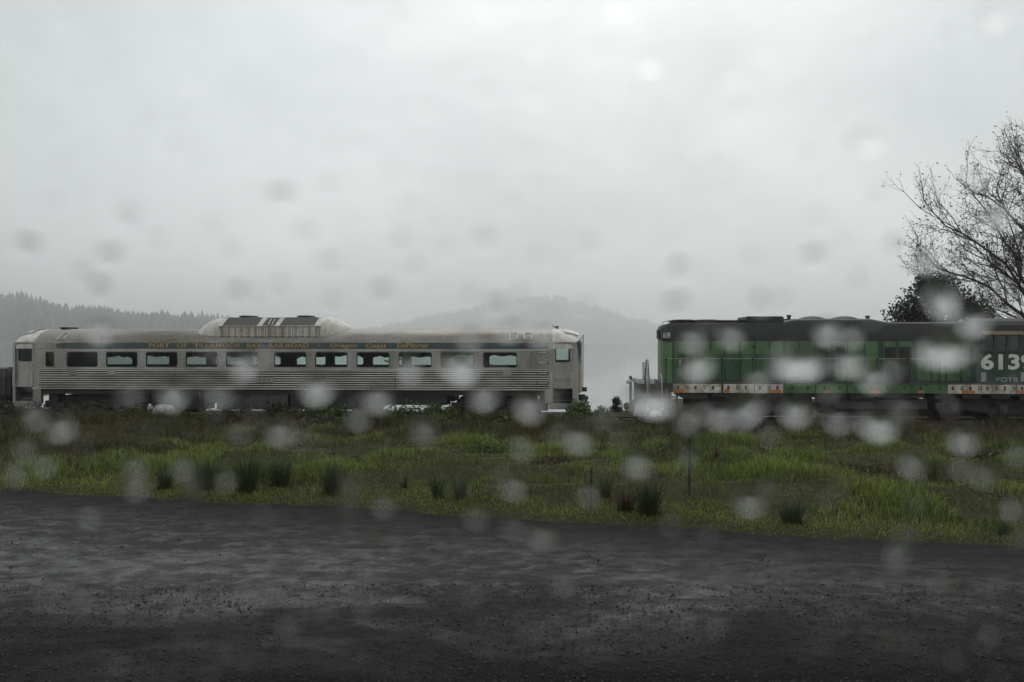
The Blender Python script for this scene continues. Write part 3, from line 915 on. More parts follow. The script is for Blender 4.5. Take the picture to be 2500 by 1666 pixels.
ubox(924, 1090, 989, 'air_tank_box', M['black'], .2, 1.3); ubox(430, 470, 1007, 'sump', M['black'], .5, 1.3)
ubox(733, 770, 1006, 'sump', M['black'], .6, 1.3)
for us in ((640,652,1008),(745,757,1009),(1065,1075,1000)):
    part(MB().tube([(S(us[0]),.4,Zv(998,us[0])), (S((us[0]+us[1])/2),.4,Zv(us[2],us[0])), (S(us[1]+8),.4,Zv(998,us[0]))], .02), 'hose', M['black'])
part(MB().tube([(S(1098),.4,Zv(965,1098)), (S(1094),.35,Zv(1000,1094)), (S(1090),.4,Zv(1012,1090))], .035), 'cable', M['black'])
# wheel arch skirts
for u0, u1 in ((80,100),(1330,1350)):
    part(MB().bbox(S(u0), S(u1), -.02, .2, Zv(985,u0), .93, .02), 'corner_skirt', M['steel'])
# trucks
wheel_me = {}
def wheelset(parent, off, s_, r):
    m_ = MB()
    for y0, sg in ((.72, 1), (2.28, -1)):
        prof_ = [(0, r*.25), (.02, r*.3), (.02, r*.80), (.0, r*.84), (.0, r), (.10, r), (.13, r*1.06), (.15, r*1.06), (.15, r*.3), (.15, .05)]
        secs = [[(s_ + rad*math.cos(t), y0 + sg*yy, ZR + r + rad*math.sin(t)) for t in np.linspace(0, 2*math.pi, 28, endpoint=False)] for yy, rad in prof_]
        m_.loft(secs)
    m_.cyl((s_, .5, ZR + r), (s_, 2.5, ZR + r), .075)
    return m_.build('wheelset', M['rail'], parent, off, 35)
def truck(parent, off, sc, axles, r, framez, name='truck'):
    a0, a1 = sc + axles[0] - .75, sc + axles[-1] + .75
    m_ = MB(); pts = [(a0, framez+.05), (sc + axles[0] + .45, framez+.02), (sc - .5, framez-.14), (sc + .5, framez-.14), (sc + axles[-1] - .45, framez+.02), (a1, framez+.05)]
    for y0, y1 in ((.42, .58), (2.42, 2.58)):
        m_.loft([[(x, y0, z-.15), (x, y1, z-.15), (x, y1, z+.13), (x, y0, z+.13)] for x, z in pts])
    m_.box(sc-.3, sc+.3, .42, 2.58, framez-.1, framez+.2)
    m_.box(a0+.2, a1-.2, 1.05, 1.95, ZR+.17, framez+.12)
    m_.box(a0+.35, a1-.35, .62, 2.38, framez-.05, framez+.38)
    fr = m_.build(name, M['black'], parent, off)
    for a in axles:
        wheelset(fr, off, sc + a, r).parent = fr
        j = MB(); j.bbox(sc+a-.17, sc+a+.17, .30, .60, ZR+r-.2, ZR+r+.2, .04); j.cyl((sc+a,.24,ZR+r), (sc+a,.32,ZR+r), .11, n=14)
        j.build('axle_box', M['grime'], fr, off, 30)
        for dx in (-.28, .28):
            sp = MB(); 
            for q in range(4): sp.cyl((sc+a+dx,.45,ZR+r+.02+q*.055), (sc+a+dx,.45,ZR+r+.055+q*.055), .075, n=10)
            sp.build('spring', M['black'], fr, off)
    return fr
truck(rdc, ROFF, S(1214), (-1.3, 1.3), .42, ZR+.55)
truck(rdc, ROFF, S(205), (-1.3, 1.3), .42, ZR+.55)
for u in (1316, 108):
    part(MB().bbox(S(u), S(u+22), .3, .9, Zv(1005,u), .75, .02), 'sander_box', M['black'])

# ================================================================== GREEN LOCOMOTIVE
LW = 3.0
ls0 = S(1618); ls1 = ls0 + 18.3
LC = (ls0+ls1)/2
LOFF = (LC, LW/2, ZR)
loco = tag(empty('locomotive', W(LC, LW/2, ZR), -TH), 'green and black diesel hood locomotive with white sill panels and road number 6139', 'locomotive')
def lpart(mb, name, mat, parent=None, smooth=None):
    return mb.build(name, mat, parent or loco, LOFF, smooth)
HY0, HY1 = .62, 2.38
def sh(u): return S(u, HY0)
def zh(v, u): return Zv(v, u, HY0)
z_walk = Zv(935, 1800); z_sill = Zv(959.5, 1700); z_split = zh(832, 1800); z_hood = zh(786.5, 1800); z_fan = zh(778.5, 2050)
cab0 = S(2386); cab1 = cab0 + 2.5
# hood body: lower green part and black upper part
hl, hr = sh(1641), cab0
part_g = MB().box(hl, hr, HY0, HY1, z_walk, z_split)
lpart(part_g, 'hood_side', M['cab_and_seam_shade'])  # darker green here paints shade into the gaps between hood doors
def hood_top(s_, z, inset=0):
    c = .17
    return [(s_, HY0-.012+inset, z_split), (s_, HY0-.012+inset, z-c), (s_, HY0+.045+inset, z-c*.35), (s_, HY0+c+inset, z), (s_, HY1-c-inset, z), (s_, HY1-.045-inset, z-c*.35), (s_, HY1+.012-inset, z-c), (s_, HY1+.012-inset, z_split)]
m_ = MB(); m_.loft([hood_top(sh(u), z) for u, z in ((1641,z_hood-.03),(1660,z_hood),(1890,z_hood),(1910,z_hood+.02),(1942,z_fan),(2128,z_fan),(2150,z_fan-.08),(2170,z_hood-.01),(2386,z_hood-.01))])
hood = lpart(m_, 'hood_roof', M['hood_black'], smooth=35)
# tapered hood end with number box
m_ = MB()
def endsec(s_, inset, z1, z0):
    return [(s_, HY0+inset, z0), (s_, HY0+inset, z1-.12), (s_, HY0+inset+.1, z1), (s_, HY1-inset-.1, z1), (s_, HY1-inset, z1-.12), (s_, HY1-inset, z0)]
m_.loft([endsec(hl, 0, z_hood-.05, z_split), endsec(sh(1630), .03, z_hood-.08, z_split), endsec(sh(1621), .12, z_hood-.14, z_split), endsec(sh(1616), .32, z_hood-.22, z_split)])
hend = lpart(m_, 'hood_end', M['hood_black'], smooth=40)
m_ = MB(); m_.loft([endsec(hl, 0, z_split, z_walk), endsec(sh(1630), .03, z_split, z_walk), endsec(sh(1621), .12, z_split, z_walk), endsec(sh(1616), .32, z_split, z_walk)])
lpart(m_, 'hood_end_lower', M['green'], smooth=40)
lpart(MB().bbox(sh(1617.5), sh(1638), HY0-.03, HY0+.12, zh(828,1625), zh(809,1625), .015), 'number_box', M['grime'], hend)
link('lettering', text_mesh('lettering', '6139', M['clean_white'], sh(1619)-LOFF[0], zh(826,1625)-LOFF[2], HY0-.034-LOFF[1], zh(812,1625)-zh(826,1625), sh(1636)-sh(1619), bold=.02), hend)
lpart(MB().bbox(sh(1611), sh(1616.5), 1.2, 1.8, zh(827,1612), zh(805,1612), .03).cyl((sh(1610.5),1.5,zh(811,1612)), (sh(1613),1.5,zh(811,1612)), .1).cyl((sh(1610.5),1.5,zh(822,1612)), (sh(1613),1.5,zh(822,1612)), .1), 'headlight', M['black'])
lpart(MB().tube([(sh(1620),.9,z_hood-.14),(sh(1620),.9,z_hood+.0),(sh(1637),.9,z_hood+.07),(sh(1640),.9,z_hood-.02)], .014), 'roof_grab', M['pole'])
# roof walk lip
m_ = MB(); m_.bbox(sh(1640), sh(1822), HY0+.15, HY1-.15, z_hood+.055, z_hood+.085, .01)
for u in range(1646, 1822, 24): m_.box(sh(u), sh(u+ (14 if u % 48 else 5)), HY0+.22, HY1-.22, z_hood-.01, z_hood+.056)
lpart(m_, 'roof_walk', M['hood_black'])
for u in (1675, 1735):
    m_ = MB(); c = sh(u, ); m_.loft([[(c + .5*k*math.cos(t), 1.5 + .5*k*math.sin(t), z) for t in np.linspace(0, 6.283, 18, endpoint=False)] for k, z in ((1, z_hood+.05), (1, z_hood+.11), (.7, z_hood+.13))]); lpart(m_, 'roof_fan', M['hood_black'], smooth=40)
# raised radiator box
m_ = MB(); a, b = sh(1822), sh(1915); z1 = zh(772.5, 1870, ); q = []
for x, z in rr_loop(a, b, z_hood-.2, z1, .09, 4): q.append((x, z))
m_.loft([[(x, y, z) for x, z in q] for y in (HY0+.08, HY1-.08)])
lpart(m_, 'radiator_box', M['hood_black'], smooth=40)
for u in (1981, 2061):
    m_ = MB(); c = S(u, 1.5); m_.loft([[(c + .62*k*math.cos(t), 1.5 + .62*k*math.sin(t), z) for t in np.linspace(0, 6.283, 22, endpoint=False)] for k, z in ((1, z_fan-.04), (.85, z_fan+.04), (.5, z_fan+.11), (.15, z_fan+.135))]); lpart(m_, 'fan_dome', M['hood_black'], smooth=50)
for u, h_ in ((1926, .16), (2118, .13)):
    m_ = MB(); c = S(u, 1.3); m_.cyl((c,1.3,z_fan-.25), (c,1.3,z_fan+h_), .075, n=12); m_.cyl((c,1.3,z_fan+h_-.05), (c,1.3,z_fan+h_+.02), .10, n=12)
    if u == 1926: m_.box(c-.2, c, 1.2, 1.4, z_fan-.25, z_fan+.01)
    lpart(m_, 'exhaust_stack', M['hood_black'], smooth=40)
lpart(MB().cyl((S(2165,1.3),1.3,z_hood-.05), (S(2165,1.3),1.3,z_hood+.11), .02), 'roof_pin', M['black'])
m_ = MB(); c = S(2360,1.3); m_.loft([[(c + .33*k*math.cos(t), 1.3 + .33*k*math.sin(t), z) for t in np.linspace(0, 6.283, 18, endpoint=False)] for k, z in ((1, z_hood-.05), (.95, z_hood+.06), (.6, z_hood+.14), (.2, z_hood+.17))]); lpart(m_, 'roof_cowl', M['pole'], smooth=50)
lpart(MB().bbox(S(2376,1.3), S(2385,1.3), 1.1, 1.5, z_hood-.1, z_hood+.22), 'exhaust_stack', M['black'])
# hood doors with louvres
zsp2 = zh(866, 1800); zdoor0 = z_walk + .06
doors = [(1645,1698,0),(1702,1734,0),(1736,1768,0),(1770,1803,0),(1809,1842,0),(1844,1877,0),(1879,1912,0),(1916,1950,0),(1952,1988,0),(1992,2024,2),(2038,2068,1),(2071,2109,0),(2111,2144,0),(2157,2189,2),(2193,2227,2),(2238,2272,0),(2274,2308,0),(2310,2344,0),(2346,2382,0)]
for u0, u1, lv in doors:
    a, b = sh(u0)+.012, sh(u1)-.012
    d = lpart(MB().bbox(a, b, HY0-.022, HY0+.01, zdoor0, zsp2-.012, .008), 'hood_door', M['green_dark'] if 1700 < u0 < 1915 else M['green'])
    lpart(MB().bbox(a, b, HY0-.018, HY0+.01, zsp2+.006, z_split-.035, .008), 'hood_panel', M['green'])
    lpart(MB().bbox(b-.10, b-.05, HY0-.045, HY0, zdoor0+.55, zdoor0+.68, .008), 'latch', M['black'], d)
    for z in (zdoor0+.12, zsp2-.16):
        lpart(MB().cyl((a+.02,HY0-.03,z-.04), (a+.02,HY0-.03,z+.04), .018, n=6), 'hinge', M['black'], d)
    if lv:
        bands = [(zh(880,u0), zh(847,u0)), (zh(930 if lv == 2 else 905, u0), zh(883,u0))]
        for k, (z0, z1) in enumerate(bands):
            m_ = MB(); m_.box(a+.03, b-.03, HY0-.024, HY0-.021, z0, z1); n = int((z1-z0)/.045)
            for j in range(n):
                zz = z0 + (z1-z0)*j/n
                m_.add([(a+.03,HY0-.052,zz),(b-.03,HY0-.052,zz),(b-.03,HY0-.026,zz+.032),(a+.03,HY0-.026,zz+.032)], [(0,1,2,3)])
            lpart(m_, 'louvre', M['black'], d)
for u in (1735, 1769, 1843):
    lpart(MB().bbox(sh(u-6), sh(u-3), HY0-.06, HY0, zh(851,u), zh(843,u), .01), 'lifting_eye', M['black'])
# equipment locker at the hood end
lk = lpart(MB().bbox(sh(1655), sh(1672), HY0-.10, HY0+.0, zh(930,1660), zh(867,1660), .015), 'sand_filler', M['grime'])
lpart(MB().bbox(sh(1648), sh(1662), HY0-.22, HY0-.10, zh(922,1655), zh(892,1655), .02), 'valve_box', M['green_dark'], lk)
lpart(MB().tube([(sh(1658),HY0-.2,zh(892,1658)), (sh(1657.5),HY0-.2,zh(882,1658)), (sh(1661),HY0-.15,zh(878,1658))], [.05,.06,.04], 8), 'filler_pipe', M['pole'], lk)
# end ladder irons
for v in (840, 850, 863, 877, 889, 903, 914):
    lpart(MB().tube([(sh(1618),HY0+.1,zh(v,1620)), (sh(1618),HY0-.02,zh(v,1620)), (sh(1628),HY0-.06,zh(v,1620)), (sh(1628),HY0+.02,zh(v,1620))], .011), 'ladder_iron', M['green_dark'])
# underframe side sill, walkway
m_ = MB(); m_.box(ls0+.1, ls1-.1, .02, LW-.02, z_sill+.02, z_walk-.03); lpart(m_, 'frame', M['black'])
m_ = MB(); m_.bbox(ls0, ls1, -.02, LW+.02, z_walk-.035, z_walk+.01, .01); lpart(m_, 'walkway', M['grime'])
def sill(u0, u1, mat, name):
    return lpart(MB().bbox(S(u0), S(u1), -.012, .05, z_sill, z_walk-.05, .008), name, mat)
slot_me = {}
for u0, u1, kind in ((1643,1761,'w'),(1766,1841,'w'),(1843,1912,'w'),(2314,2396,'w'),(2398,2481,'w'),(2483,2566,'w')):
    so = sill(u0, u1, M['white'], 'sill_panel')
    zc = (z_sill + z_walk)/2 + .03
    us = np.arange(u0 + 9, u1 - 6, 21.5)
    for k, u in enumerate(us):
        m_ = MB()
        if k % 2 == 0:
            m_.bbox(S(u), S(u)+.10, -.022, 0, zc-.10, zc+.06, .01); lpart(m_, 'jacking_pocket', M['grime'], so)
        else:
            for j in range(3): m_.bbox(S(u), S(u)+.14, -.024, 0, zc-.10+j*.065, zc-.062+j*.065, .01)
            lpart(m_, 'step_slot', M['grime'], so)
for u0, u1 in ((1914,1990),(1992,2067),(2069,2144),(2146,2225),(2227,2312)):
    so = sill(u0, u1, M['green'], 'sill_panel')
    for u in (u0+18, u1-20):
        lpart(MB().bbox(S(u), S(u)+.09, -.02, 0, (z_sill+z_walk)/2-.06, (z_sill+z_walk)/2+.09, .01), 'jacking_pocket', M['black'], so)
for u0, u1 in ((1643,1671),(1768,1781),(1875,1907),(2013,2027),(2120,2150),(2242,2256),(2348,2380),(2484,2512),(1624,1631)):
    z0 = z_sill + .015
    lpart(MB().box(S(u0), S(u1), -.0165, -.008, z0 + (.03 if u0 == 1624 else 0), z0+.125), 'orange_marking', M['orange'])
for u0, w_, h_ in ((1722,.11,.13),(1751,.14,.08)):
    lo = [(S(u0) + w_*math.cos(t)*(1+.15*math.sin(3*t)), z_sill + .17 + h_*math.sin(t)*(1+.12*math.cos(2*t))) for t in np.linspace(0, 6.283, 16, endpoint=False)]
    m_ = MB(); disc(m_, lo, -.0175); lpart(m_, 'fresh_paint_patch', M['clean_white'])
# handrail and stanchions
zrail = Zv(876, 1760)
lpart(MB().tube([(S(1616),.9,zrail-.01), (S(1618.5),.25,zrail), (S(1622),.04,zrail), (S(1900),.04,zrail), (S(2140),.04,zrail), (S(2384),.04,zrail)], .017, 6), 'handrail', M['pole'])
for u in [1626, 1687, 1762, 1838, 1914, 1990, 2066, 2142, 2218, 2294, 2370]:
    m_ = MB(); x = S(u); m_.loft([[(x-w_,.0,z),(x+w_,.0,z),(x+w_,.03,z),(x-w_,.03,z)] for w_, z in ((.055,z_walk-.2),(.055,z_walk-.0),(.03,z_walk+.15),(.026,zrail-.1),(.05,zrail+.02))]); lpart(m_, 'stanchion', M['black'])
lpart(MB().tube([(S(1613.5),.1,Zv(912,1615)), (S(1616),.08,Zv(925,1616)), (S(1619),.06,Zv(1002,1619))], .026), 'end_handrail', M['clean_white'])
# pilot, steps, coupler
m_ = MB(); m_.box(ls0, ls0+.12, .1, LW-.1, ZR+.25, z_walk-.04); lpart(m_, 'pilot', M['black'])
for k in range(4):
    z = ZR + .35 + k*.32
    lpart(MB().bbox(ls0+.12, ls0+.62, .02, .5, z, z+.04, .01), 'step', M['grime'])
for x in (ls0+.12, ls0+.62):
    lpart(MB().box(x, x+.03, .06, .5, ZR+.3, z_walk-.04), 'step_side', M['black'])
c = MB(); c.bbox(ls0-.55, ls0, 1.3, 1.7, ZR+.7, ZR+1.0, .05); c.bbox(ls0-.62, ls0-.4, 1.2, 1.8, ZR+.68, ZR+1.02, .05); lpart(c, 'coupler', M['black'])
# cab
m_ = MB(); q = []
zc1 = Zv(777, 2450, .1)
def cab_sec(s_, z1, zb_):
    return [(s_, .06, zb_), (s_, .06, z1-.30), (s_, .22, z1-.13), (s_, .62, z1-.02), (s_, 1.5, z1+.03), (s_, LW-.62, z1-.02), (s_, LW-.22, z1-.13), (s_, LW-.06, z1-.30), (s_, LW-.06, zb_)]
wz0, wz1 = Zv(856, 2445), Zv(818, 2445)
wx0, wx1 = S(2400), S(2493)
m_.loft([cab_sec(cab0, zc1, wz1), cab_sec(cab1, zc1, wz1)])
lpart(m_, 'cab_roof', M['hood_black'], smooth=30)
m_ = MB()
for y0, y1 in ((.06, .14), (LW-.14, LW-.06)):
    m_.box(cab0, wx0, y0, y1, wz0, wz1); m_.box(wx1, cab1, y0, y1, wz0, wz1); m_.box(cab0, cab1, y0, y1, z_walk+.01, wz0)
m_.box(cab0, cab0+.08, .14, LW-.14, z_walk+.01, wz1); m_.box(cab1-.08, cab1, .14, LW-.14, z_walk+.01, wz1)
cab = lpart(m_, 'cab', M['cab_and_seam_shade'])
for i in range(3):
    a = wx0 + (wx1-wx0)*i/3; b = wx0 + (wx1-wx0)*(i+1)/3
    m_ = MB(); ring(m_, rr_loop(a+.035, b-.035, wz0+.035, wz1-.03, .02, 3), rr_loop(a, b, wz0, wz1, .02, 3), .045, .11)
    wo = lpart(m_, 'window', M['grime'], cab)
    g = MB(); disc(g, rr_loop(a+.02, b-.02, wz0+.02, wz1-.02, .02, 3), .09); lpart(g, 'pane', M['cab_glass'], wo)
lpart(MB().add([(wx0-.05,-.12,wz1+.02),(wx1+.08,-.12,wz1+.02),(wx1+.08,.07,wz1+.17),(wx0-.05,.07,wz1+.17),(wx0-.05,-.12,wz1),(wx1+.08,-.12,wz1),(wx1+.08,.07,wz1+.15),(wx0-.05,.07,wz1+.15)],
      [(0,1,2,3),(7,6,5,4),(0,4,5,1),(1,5,6,2),(2,6,7,3),(3,7,4,0)]), 'awning', M['awning'], cab)
lpart(MB().bbox(wx0-.05, wx1+.05, -.01, .06, wz0-.06, wz0-.01, .01), 'arm_rest', M['grime'], cab)
# cab lettering
link('lettering', text_mesh('lettering', '6139', M['clean_white'], S(2396)-LOFF[0], Zv(904,2440)-LOFF[2], .052-LOFF[1], Zv(864,2440)-Zv(904,2440), S(2527)-S(2396), bold=.035), cab)
link('lettering', text_mesh('lettering', 'POTB', M['dull_white'], S(2434)-LOFF[0], Zv(933,2440)-LOFF[2], .052-LOFF[1], Zv(921.5,2440)-Zv(933,2440), S(2487)-S(2434), bold=.01), cab)
link('lettering', text_mesh('lettering', '1', M['dull_white'], S(2397)-LOFF[0], Zv(932,2440)-LOFF[2], .052-LOFF[1], Zv(910,2440)-Zv(932,2440), .2), cab)
link('lettering', text_mesh('lettering', '1', M['dull_white'], S(2494)-LOFF[0], Zv(932,2440)-LOFF[2], .052-LOFF[1], Zv(909,2440)-Zv(932,2440), .2), cab)
m_ = MB(); lo = [(S(2402)-.1, Zv(932,2400)), (S(2402)+.12, Zv(932,2400)), (S(2402)+.04, Zv(921,2400)), (S(2402)-.02, Zv(921,2400))]; disc(m_, lo, .0505); lpart(m_, 'peeling_mark', M['dull_white'], cab)
# short nose beyond the cab
m_ = MB(); m_.loft([hood_top(cab1, z_hood-.15), hood_top(ls1-1.1, z_hood-.2), hood_top(ls1-.8, z_hood-.3, .15)]); lpart(m_, 'nose_roof', M['hood_black'], smooth=35)
lpart(MB().box(cab1, ls1-.85, HY0, HY1, z_walk, z_split), 'nose_side', M['green'])
# trucks and tank
truck(loco, LOFF, ls0 + 4.0, (-2.0, 0, 2.0), .51, ZR+.62)
truck(loco, LOFF, ls1 - 4.1, (-2.0, 0, 2.0), .51, ZR+.62)
m_ = MB(); a, b = ls0+7.2, ls1-7.3
m_.loft([[(x, .25, ZR+.95), (x, .15, ZR+.55), (x, .45, ZR+.22), (x, LW-.45, ZR+.22), (x, LW-.15, ZR+.55), (x, LW-.25, ZR+.95)] for x in (a, b)]); lpart(m_, 'fuel_tank', M['black'])
lpart(MB().cyl((a+.1,.25,ZR+1.12), (b-.4,.25,ZR+1.12), .14, n=14), 'air_reservoir', M['black'])
for x in np.arange(ls0+.9, ls1-.5, 1.15):
    lpart(MB().box(x, x+.75, .1, LW-.1, ZR+1.02, z_sill+.03) if int(x*3) % 3 else MB().box(x, x+1.0, .1, LW-.1, ZR+.95, z_sill+.03), 'frame_bracket', M['black'])

# ================================================================== DARK WAGON AT LEFT
gs1 = S(25); gs0 = gs1 - 12
GO = ((gs0+gs1)/2, 1.5, ZR)
wag = tag(empty('freight_wagon', W(GO[0], 1.5, ZR), -TH), 'dark freight wagon with a pale top edge behind the railcar, cut by the left frame', 'wagon')
zt_ = Zv(902, 10)
m_ = MB(); m_.box(gs0, gs1, .02, .10, ZR+1.0, zt_); m_.box(gs0, gs1, 2.9, 2.98, ZR+1.0, zt_); m_.box(gs0, gs0+.08, .1, 2.9, ZR+1.0, zt_); m_.box(gs1-.08, gs1, .1, 2.9, ZR+1.0, zt_); m_.box(gs0, gs1, .1, 2.9, ZR+.95, ZR+1.05)
m_.build('wagon_body', M['black'], wag, GO)
for k in range(9):
    x = gs0 + .1 + k*1.45
    MB().bbox(x, x+.12, -.06, .02, ZR+1.0, zt_-.02, .02).build('side_rib', M['black'], wag, GO)
MB().bbox(gs0-.03, gs1-.12, -.05, .12, zt_, zt_+.09, .02).build('top_rail', M['pole'], wag, GO)
truck(wag, GO, gs1 - 2.2, (-.9, .9), .42, ZR+.5); truck(wag, GO, gs0 + 2.2, (-.9, .9), .42, ZR+.5)
c = MB(); c.bbox(gs1, gs1+.35, 1.3, 1.7, ZR+.7, ZR+1.0, .05); c.build('coupler', M['black'], wag, GO)
# ================================================================== SMALL STRUCTURES BY THE TRACK
def gz(x, y): return float(zground(np.array([x]), np.array([y]))[0])
# lamp pole
p = at(1539.5, 1020, 40.5); zt = at(1539.5, 926, 40.5).z; b0 = Vector((p.x, p.y, gz(p.x, p.y)))
lp = tag(empty('lamp_pole', b0), 'thin grey lamp pole standing in the gap left of the locomotive', 'lamp pole')
O = tuple(b0)
MB().cyl((b0.x, b0.y, b0.z-.2), (b0.x, b0.y, zt), .075, .06, 10).build('pole', M['pole'], lp, O, 40)
m_ = MB(); m_.bbox(b0.x-.06, b0.x+.06, b0.y-.06, b0.y+.06, zt, zt+.16, .02); m_.tube([(b0.x, b0.y, zt+.02), (b0.x+.3, b0.y, zt+.03)], .02)
m_.build('bracket', M['black'], lp, O)
m_ = MB(); m_.loft([[(b0.x-.08+.16*k*math.cos(t), b0.y+.16*k*math.sin(t), z) for t in np.linspace(0, 6.283, 14, endpoint=False)] for k, z in ((.4, zt+.0), (1, zt-.10), (.95, zt-.20), (.3, zt-.24))])
m_.build('lamp_head', M['clean_white'], lp, O, 40)
# stakes and low shed beside it
for (u, v0, v1, r, mt, lab) in ((1575, 879, 1015, .055, 'black', 'dark rough mast, leftmost of the three masts above the low shed'),
                            (1581, 877, 1025, .05, 'clean_white', 'thin white mast, middle one of the three above the low shed'),
                            (1585, 882, 1015, .06, 'pole', 'grey tapered mast, rightmost of the three above the low shed')):
    Yp = 41.5 if u != 1581 else 39.0
    p = at(u, v1, Yp); g = gz(p.x, p.y)
    o = empty('mast', (p.x, p.y, g)); tag(o, lab, 'mast', 'masts above the low shed')
    zt = at(u, v0, Yp).z
    MB().tube([(p.x, p.y, g-.2), (p.x, p.y, (g+zt)/2), (p.x + (.06 if u == 1575 else -.07 if u == 1585 else 0), p.y, zt)], [r*1.2, r, r*.6], 8).build('pole', M[mt], o, (p.x, p.y, g), 40)
    MB().bbox(p.x-.12, p.x+.12, p.y-.12, p.y+.12, g-.05, g+.06).build('base', M['grime'], o, (p.x, p.y, g))
    if mt == 'black':
        m_ = MB()
        for k in range(9): m_.bbox(p.x-.14, p.x-.02, p.y-.06, p.y+.06, zt-1.0+k*.10, zt-.94+k*.10, .01)
        m_.build('insulator', M['black'], o, (p.x, p.y, g))
Ys = 42.5
a, b = at(1559, 936, Ys), at(1640, 936, Ys); g = gz((a.x+b.x)/2, Ys)
sh_o = tag(empty('low_shed', ((a.x+b.x)/2, Ys, g)), 'pale low shed with a thin dark roof edge behind the gap in the train', 'shed')
O = ((a.x+b.x)/2, Ys, g)
m_ = MB(); m_.box(a.x+.12, b.x, Ys, Ys+2.4, g-.1, a.z-.06); m_.build('wall', M['shed'], sh_o, O)
MB().add([(a.x-.05,Ys-.25,a.z-.02),(b.x+.2,Ys-.25,a.z-.02),(b.x+.2,Ys+2.6,a.z+.10),(a.x-.05,Ys+2.6,a.z+.10),(a.x-.05,Ys-.25,a.z-.08),(b.x+.2,Ys-.25,a.z-.08),(b.x+.2,Ys+2.6,a.z+.04),(a.x-.05,Ys+2.6,a.z+.04)],
         [(0,1,2,3),(7,6,5,4),(0,4,5,1),(1,5,6,2),(2,6,7,3),(3,7,4,0)]).build('roof', M['grime'], sh_o, O)
for k in range(5):
    x = a.x + .2 + k*(b.x - a.x - .3)/4
    MB().box(x, x+.05, Ys-.02, Ys, g, a.z-.08).build('wall_batten', M['pole'], sh_o, O)
m_ = MB(); m_.box(a.x+.5, a.x+.9, Ys-.012, Ys-.002, a.z-1.4, a.z-.8); m_.build('window', M['gasket'], sh_o, O)
# wire across the gap
pA, pB = at(1405, 1000, 44), at(1500, 1005, 44)
tag(MB().tube([pA, (pA + pB)/2 + Vector((0, 0, -.06)), pB], .012, 5).build('wire', M['black']), 'single thin wire running low across the gap behind the railcar', 'wire')
for k, pp in enumerate((pA, pB)):
    g = max(gz(pp.x, pp.y), -2.4)
    tag(MB().cyl((pp.x, pp.y, g-.3), (pp.x, pp.y, pp.z+.05), .05, n=8).build('wire_post', M['wood']), ('short timber post holding the wire behind the railcar step', 'short timber post holding the wire beside the small pine')[k], 'post', 'posts of the low wire')

def lump(name, c, r, mat, label, cat, seed, kind=None):
    rr = np.random.default_rng(seed); n, k = 14, 8; secs = []
    for j in range(k+1):
        a_ = math.pi*j/k - math.pi/2; row = []
        for i in range(n):
            t = 2*math.pi*i/n
            q = 1 + .7*(fbm(np.array(math.cos(t)*2.2+seed), np.array(math.sin(t)*2.2+a_*2.2), seed, 3) - .5)
            q = float(q)
            row.append((c.x + r[0]*q*math.cos(a_)**.7*math.cos(t) if math.cos(a_) > 1e-6 else c.x, c.y + r[1]*q*max(math.cos(a_), 0)**.7*math.sin(t), c.z + r[2]*q*math.sin(a_)))
        secs.append(row)
    m_ = MB(); m_.loft(secs)
    return tag(m_.build(name, mat, None, (0,0,0), 38), label, cat)
lump('boulder', at(398, 1004, 33.0), (.48, .4, .26), M['rock'], 'pale grey boulder lying under the railcar between the weeds', 'boulder', 3)
lump('boulder', at(368, 996, 33.2), (.14, .12, .08), M['rock'], 'small pale stone to the left of the pale boulder under the railcar', 'boulder', 5)
lump('tarp_heap', at(1608, 1018, 34.6), (.42, .35, .28), M['tarp'], 'crumpled white tarp heap beside the locomotive front step', 'tarp', 9)
lump('tarp_heap', at(1563, 1006, 37.5), (.3, .3, .5), M['tarp'], 'pale wrapped bundle standing at the foot of the low shed', 'tarp', 12)
lump('rubble_stone', at(1690, 1027, 33.2), (.28, .12, .07), M['rock'], 'flat pale stone beside the rail under the locomotive front truck', 'stone', 21)
lump('rubble_stone', at(1846, 1022, 34.6), (.17, .12, .22), M['rock'], 'upright pointed pale stone under the locomotive behind its front truck', 'stone', 22)

# slim fence posts in the grass
for (u, vb, vt, lab) in ((1443, 1240, 1140, 'slim dark fence post in the grass, left one of the two'), (1683, 1214, 1052, 'slim dark fence post in the grass, right and taller one of the two')):
    p = on_ground(u, vb, 0.02); g = gz(p.x, p.y); zt = at(u, vt, p.y).z
    m_ = MB(); m_.box(p.x-.022, p.x+.022, p.y-.004, p.y+.004, g-.3, zt); m_.box(p.x-.004, p.x+.004, p.y, p.y+.035, g-.3, zt)
    o = empty('fence_post', (p.x, p.y, g)); tag(o, lab, 'fence post', 'slim posts in the grass')
    m_.build('post', M['post'], o, (p.x, p.y, g)); o.rotation_euler = (0, .012, .4)
    m_ = MB()
    for k in range(int((zt-g)/.09)): m_.box(p.x-.008, p.x+.008, p.y-.014, p.y-.004, g+.05+k*.09, g+.08+k*.09)
    m_.build('stud', M['post'], o, (p.x, p.y, g))

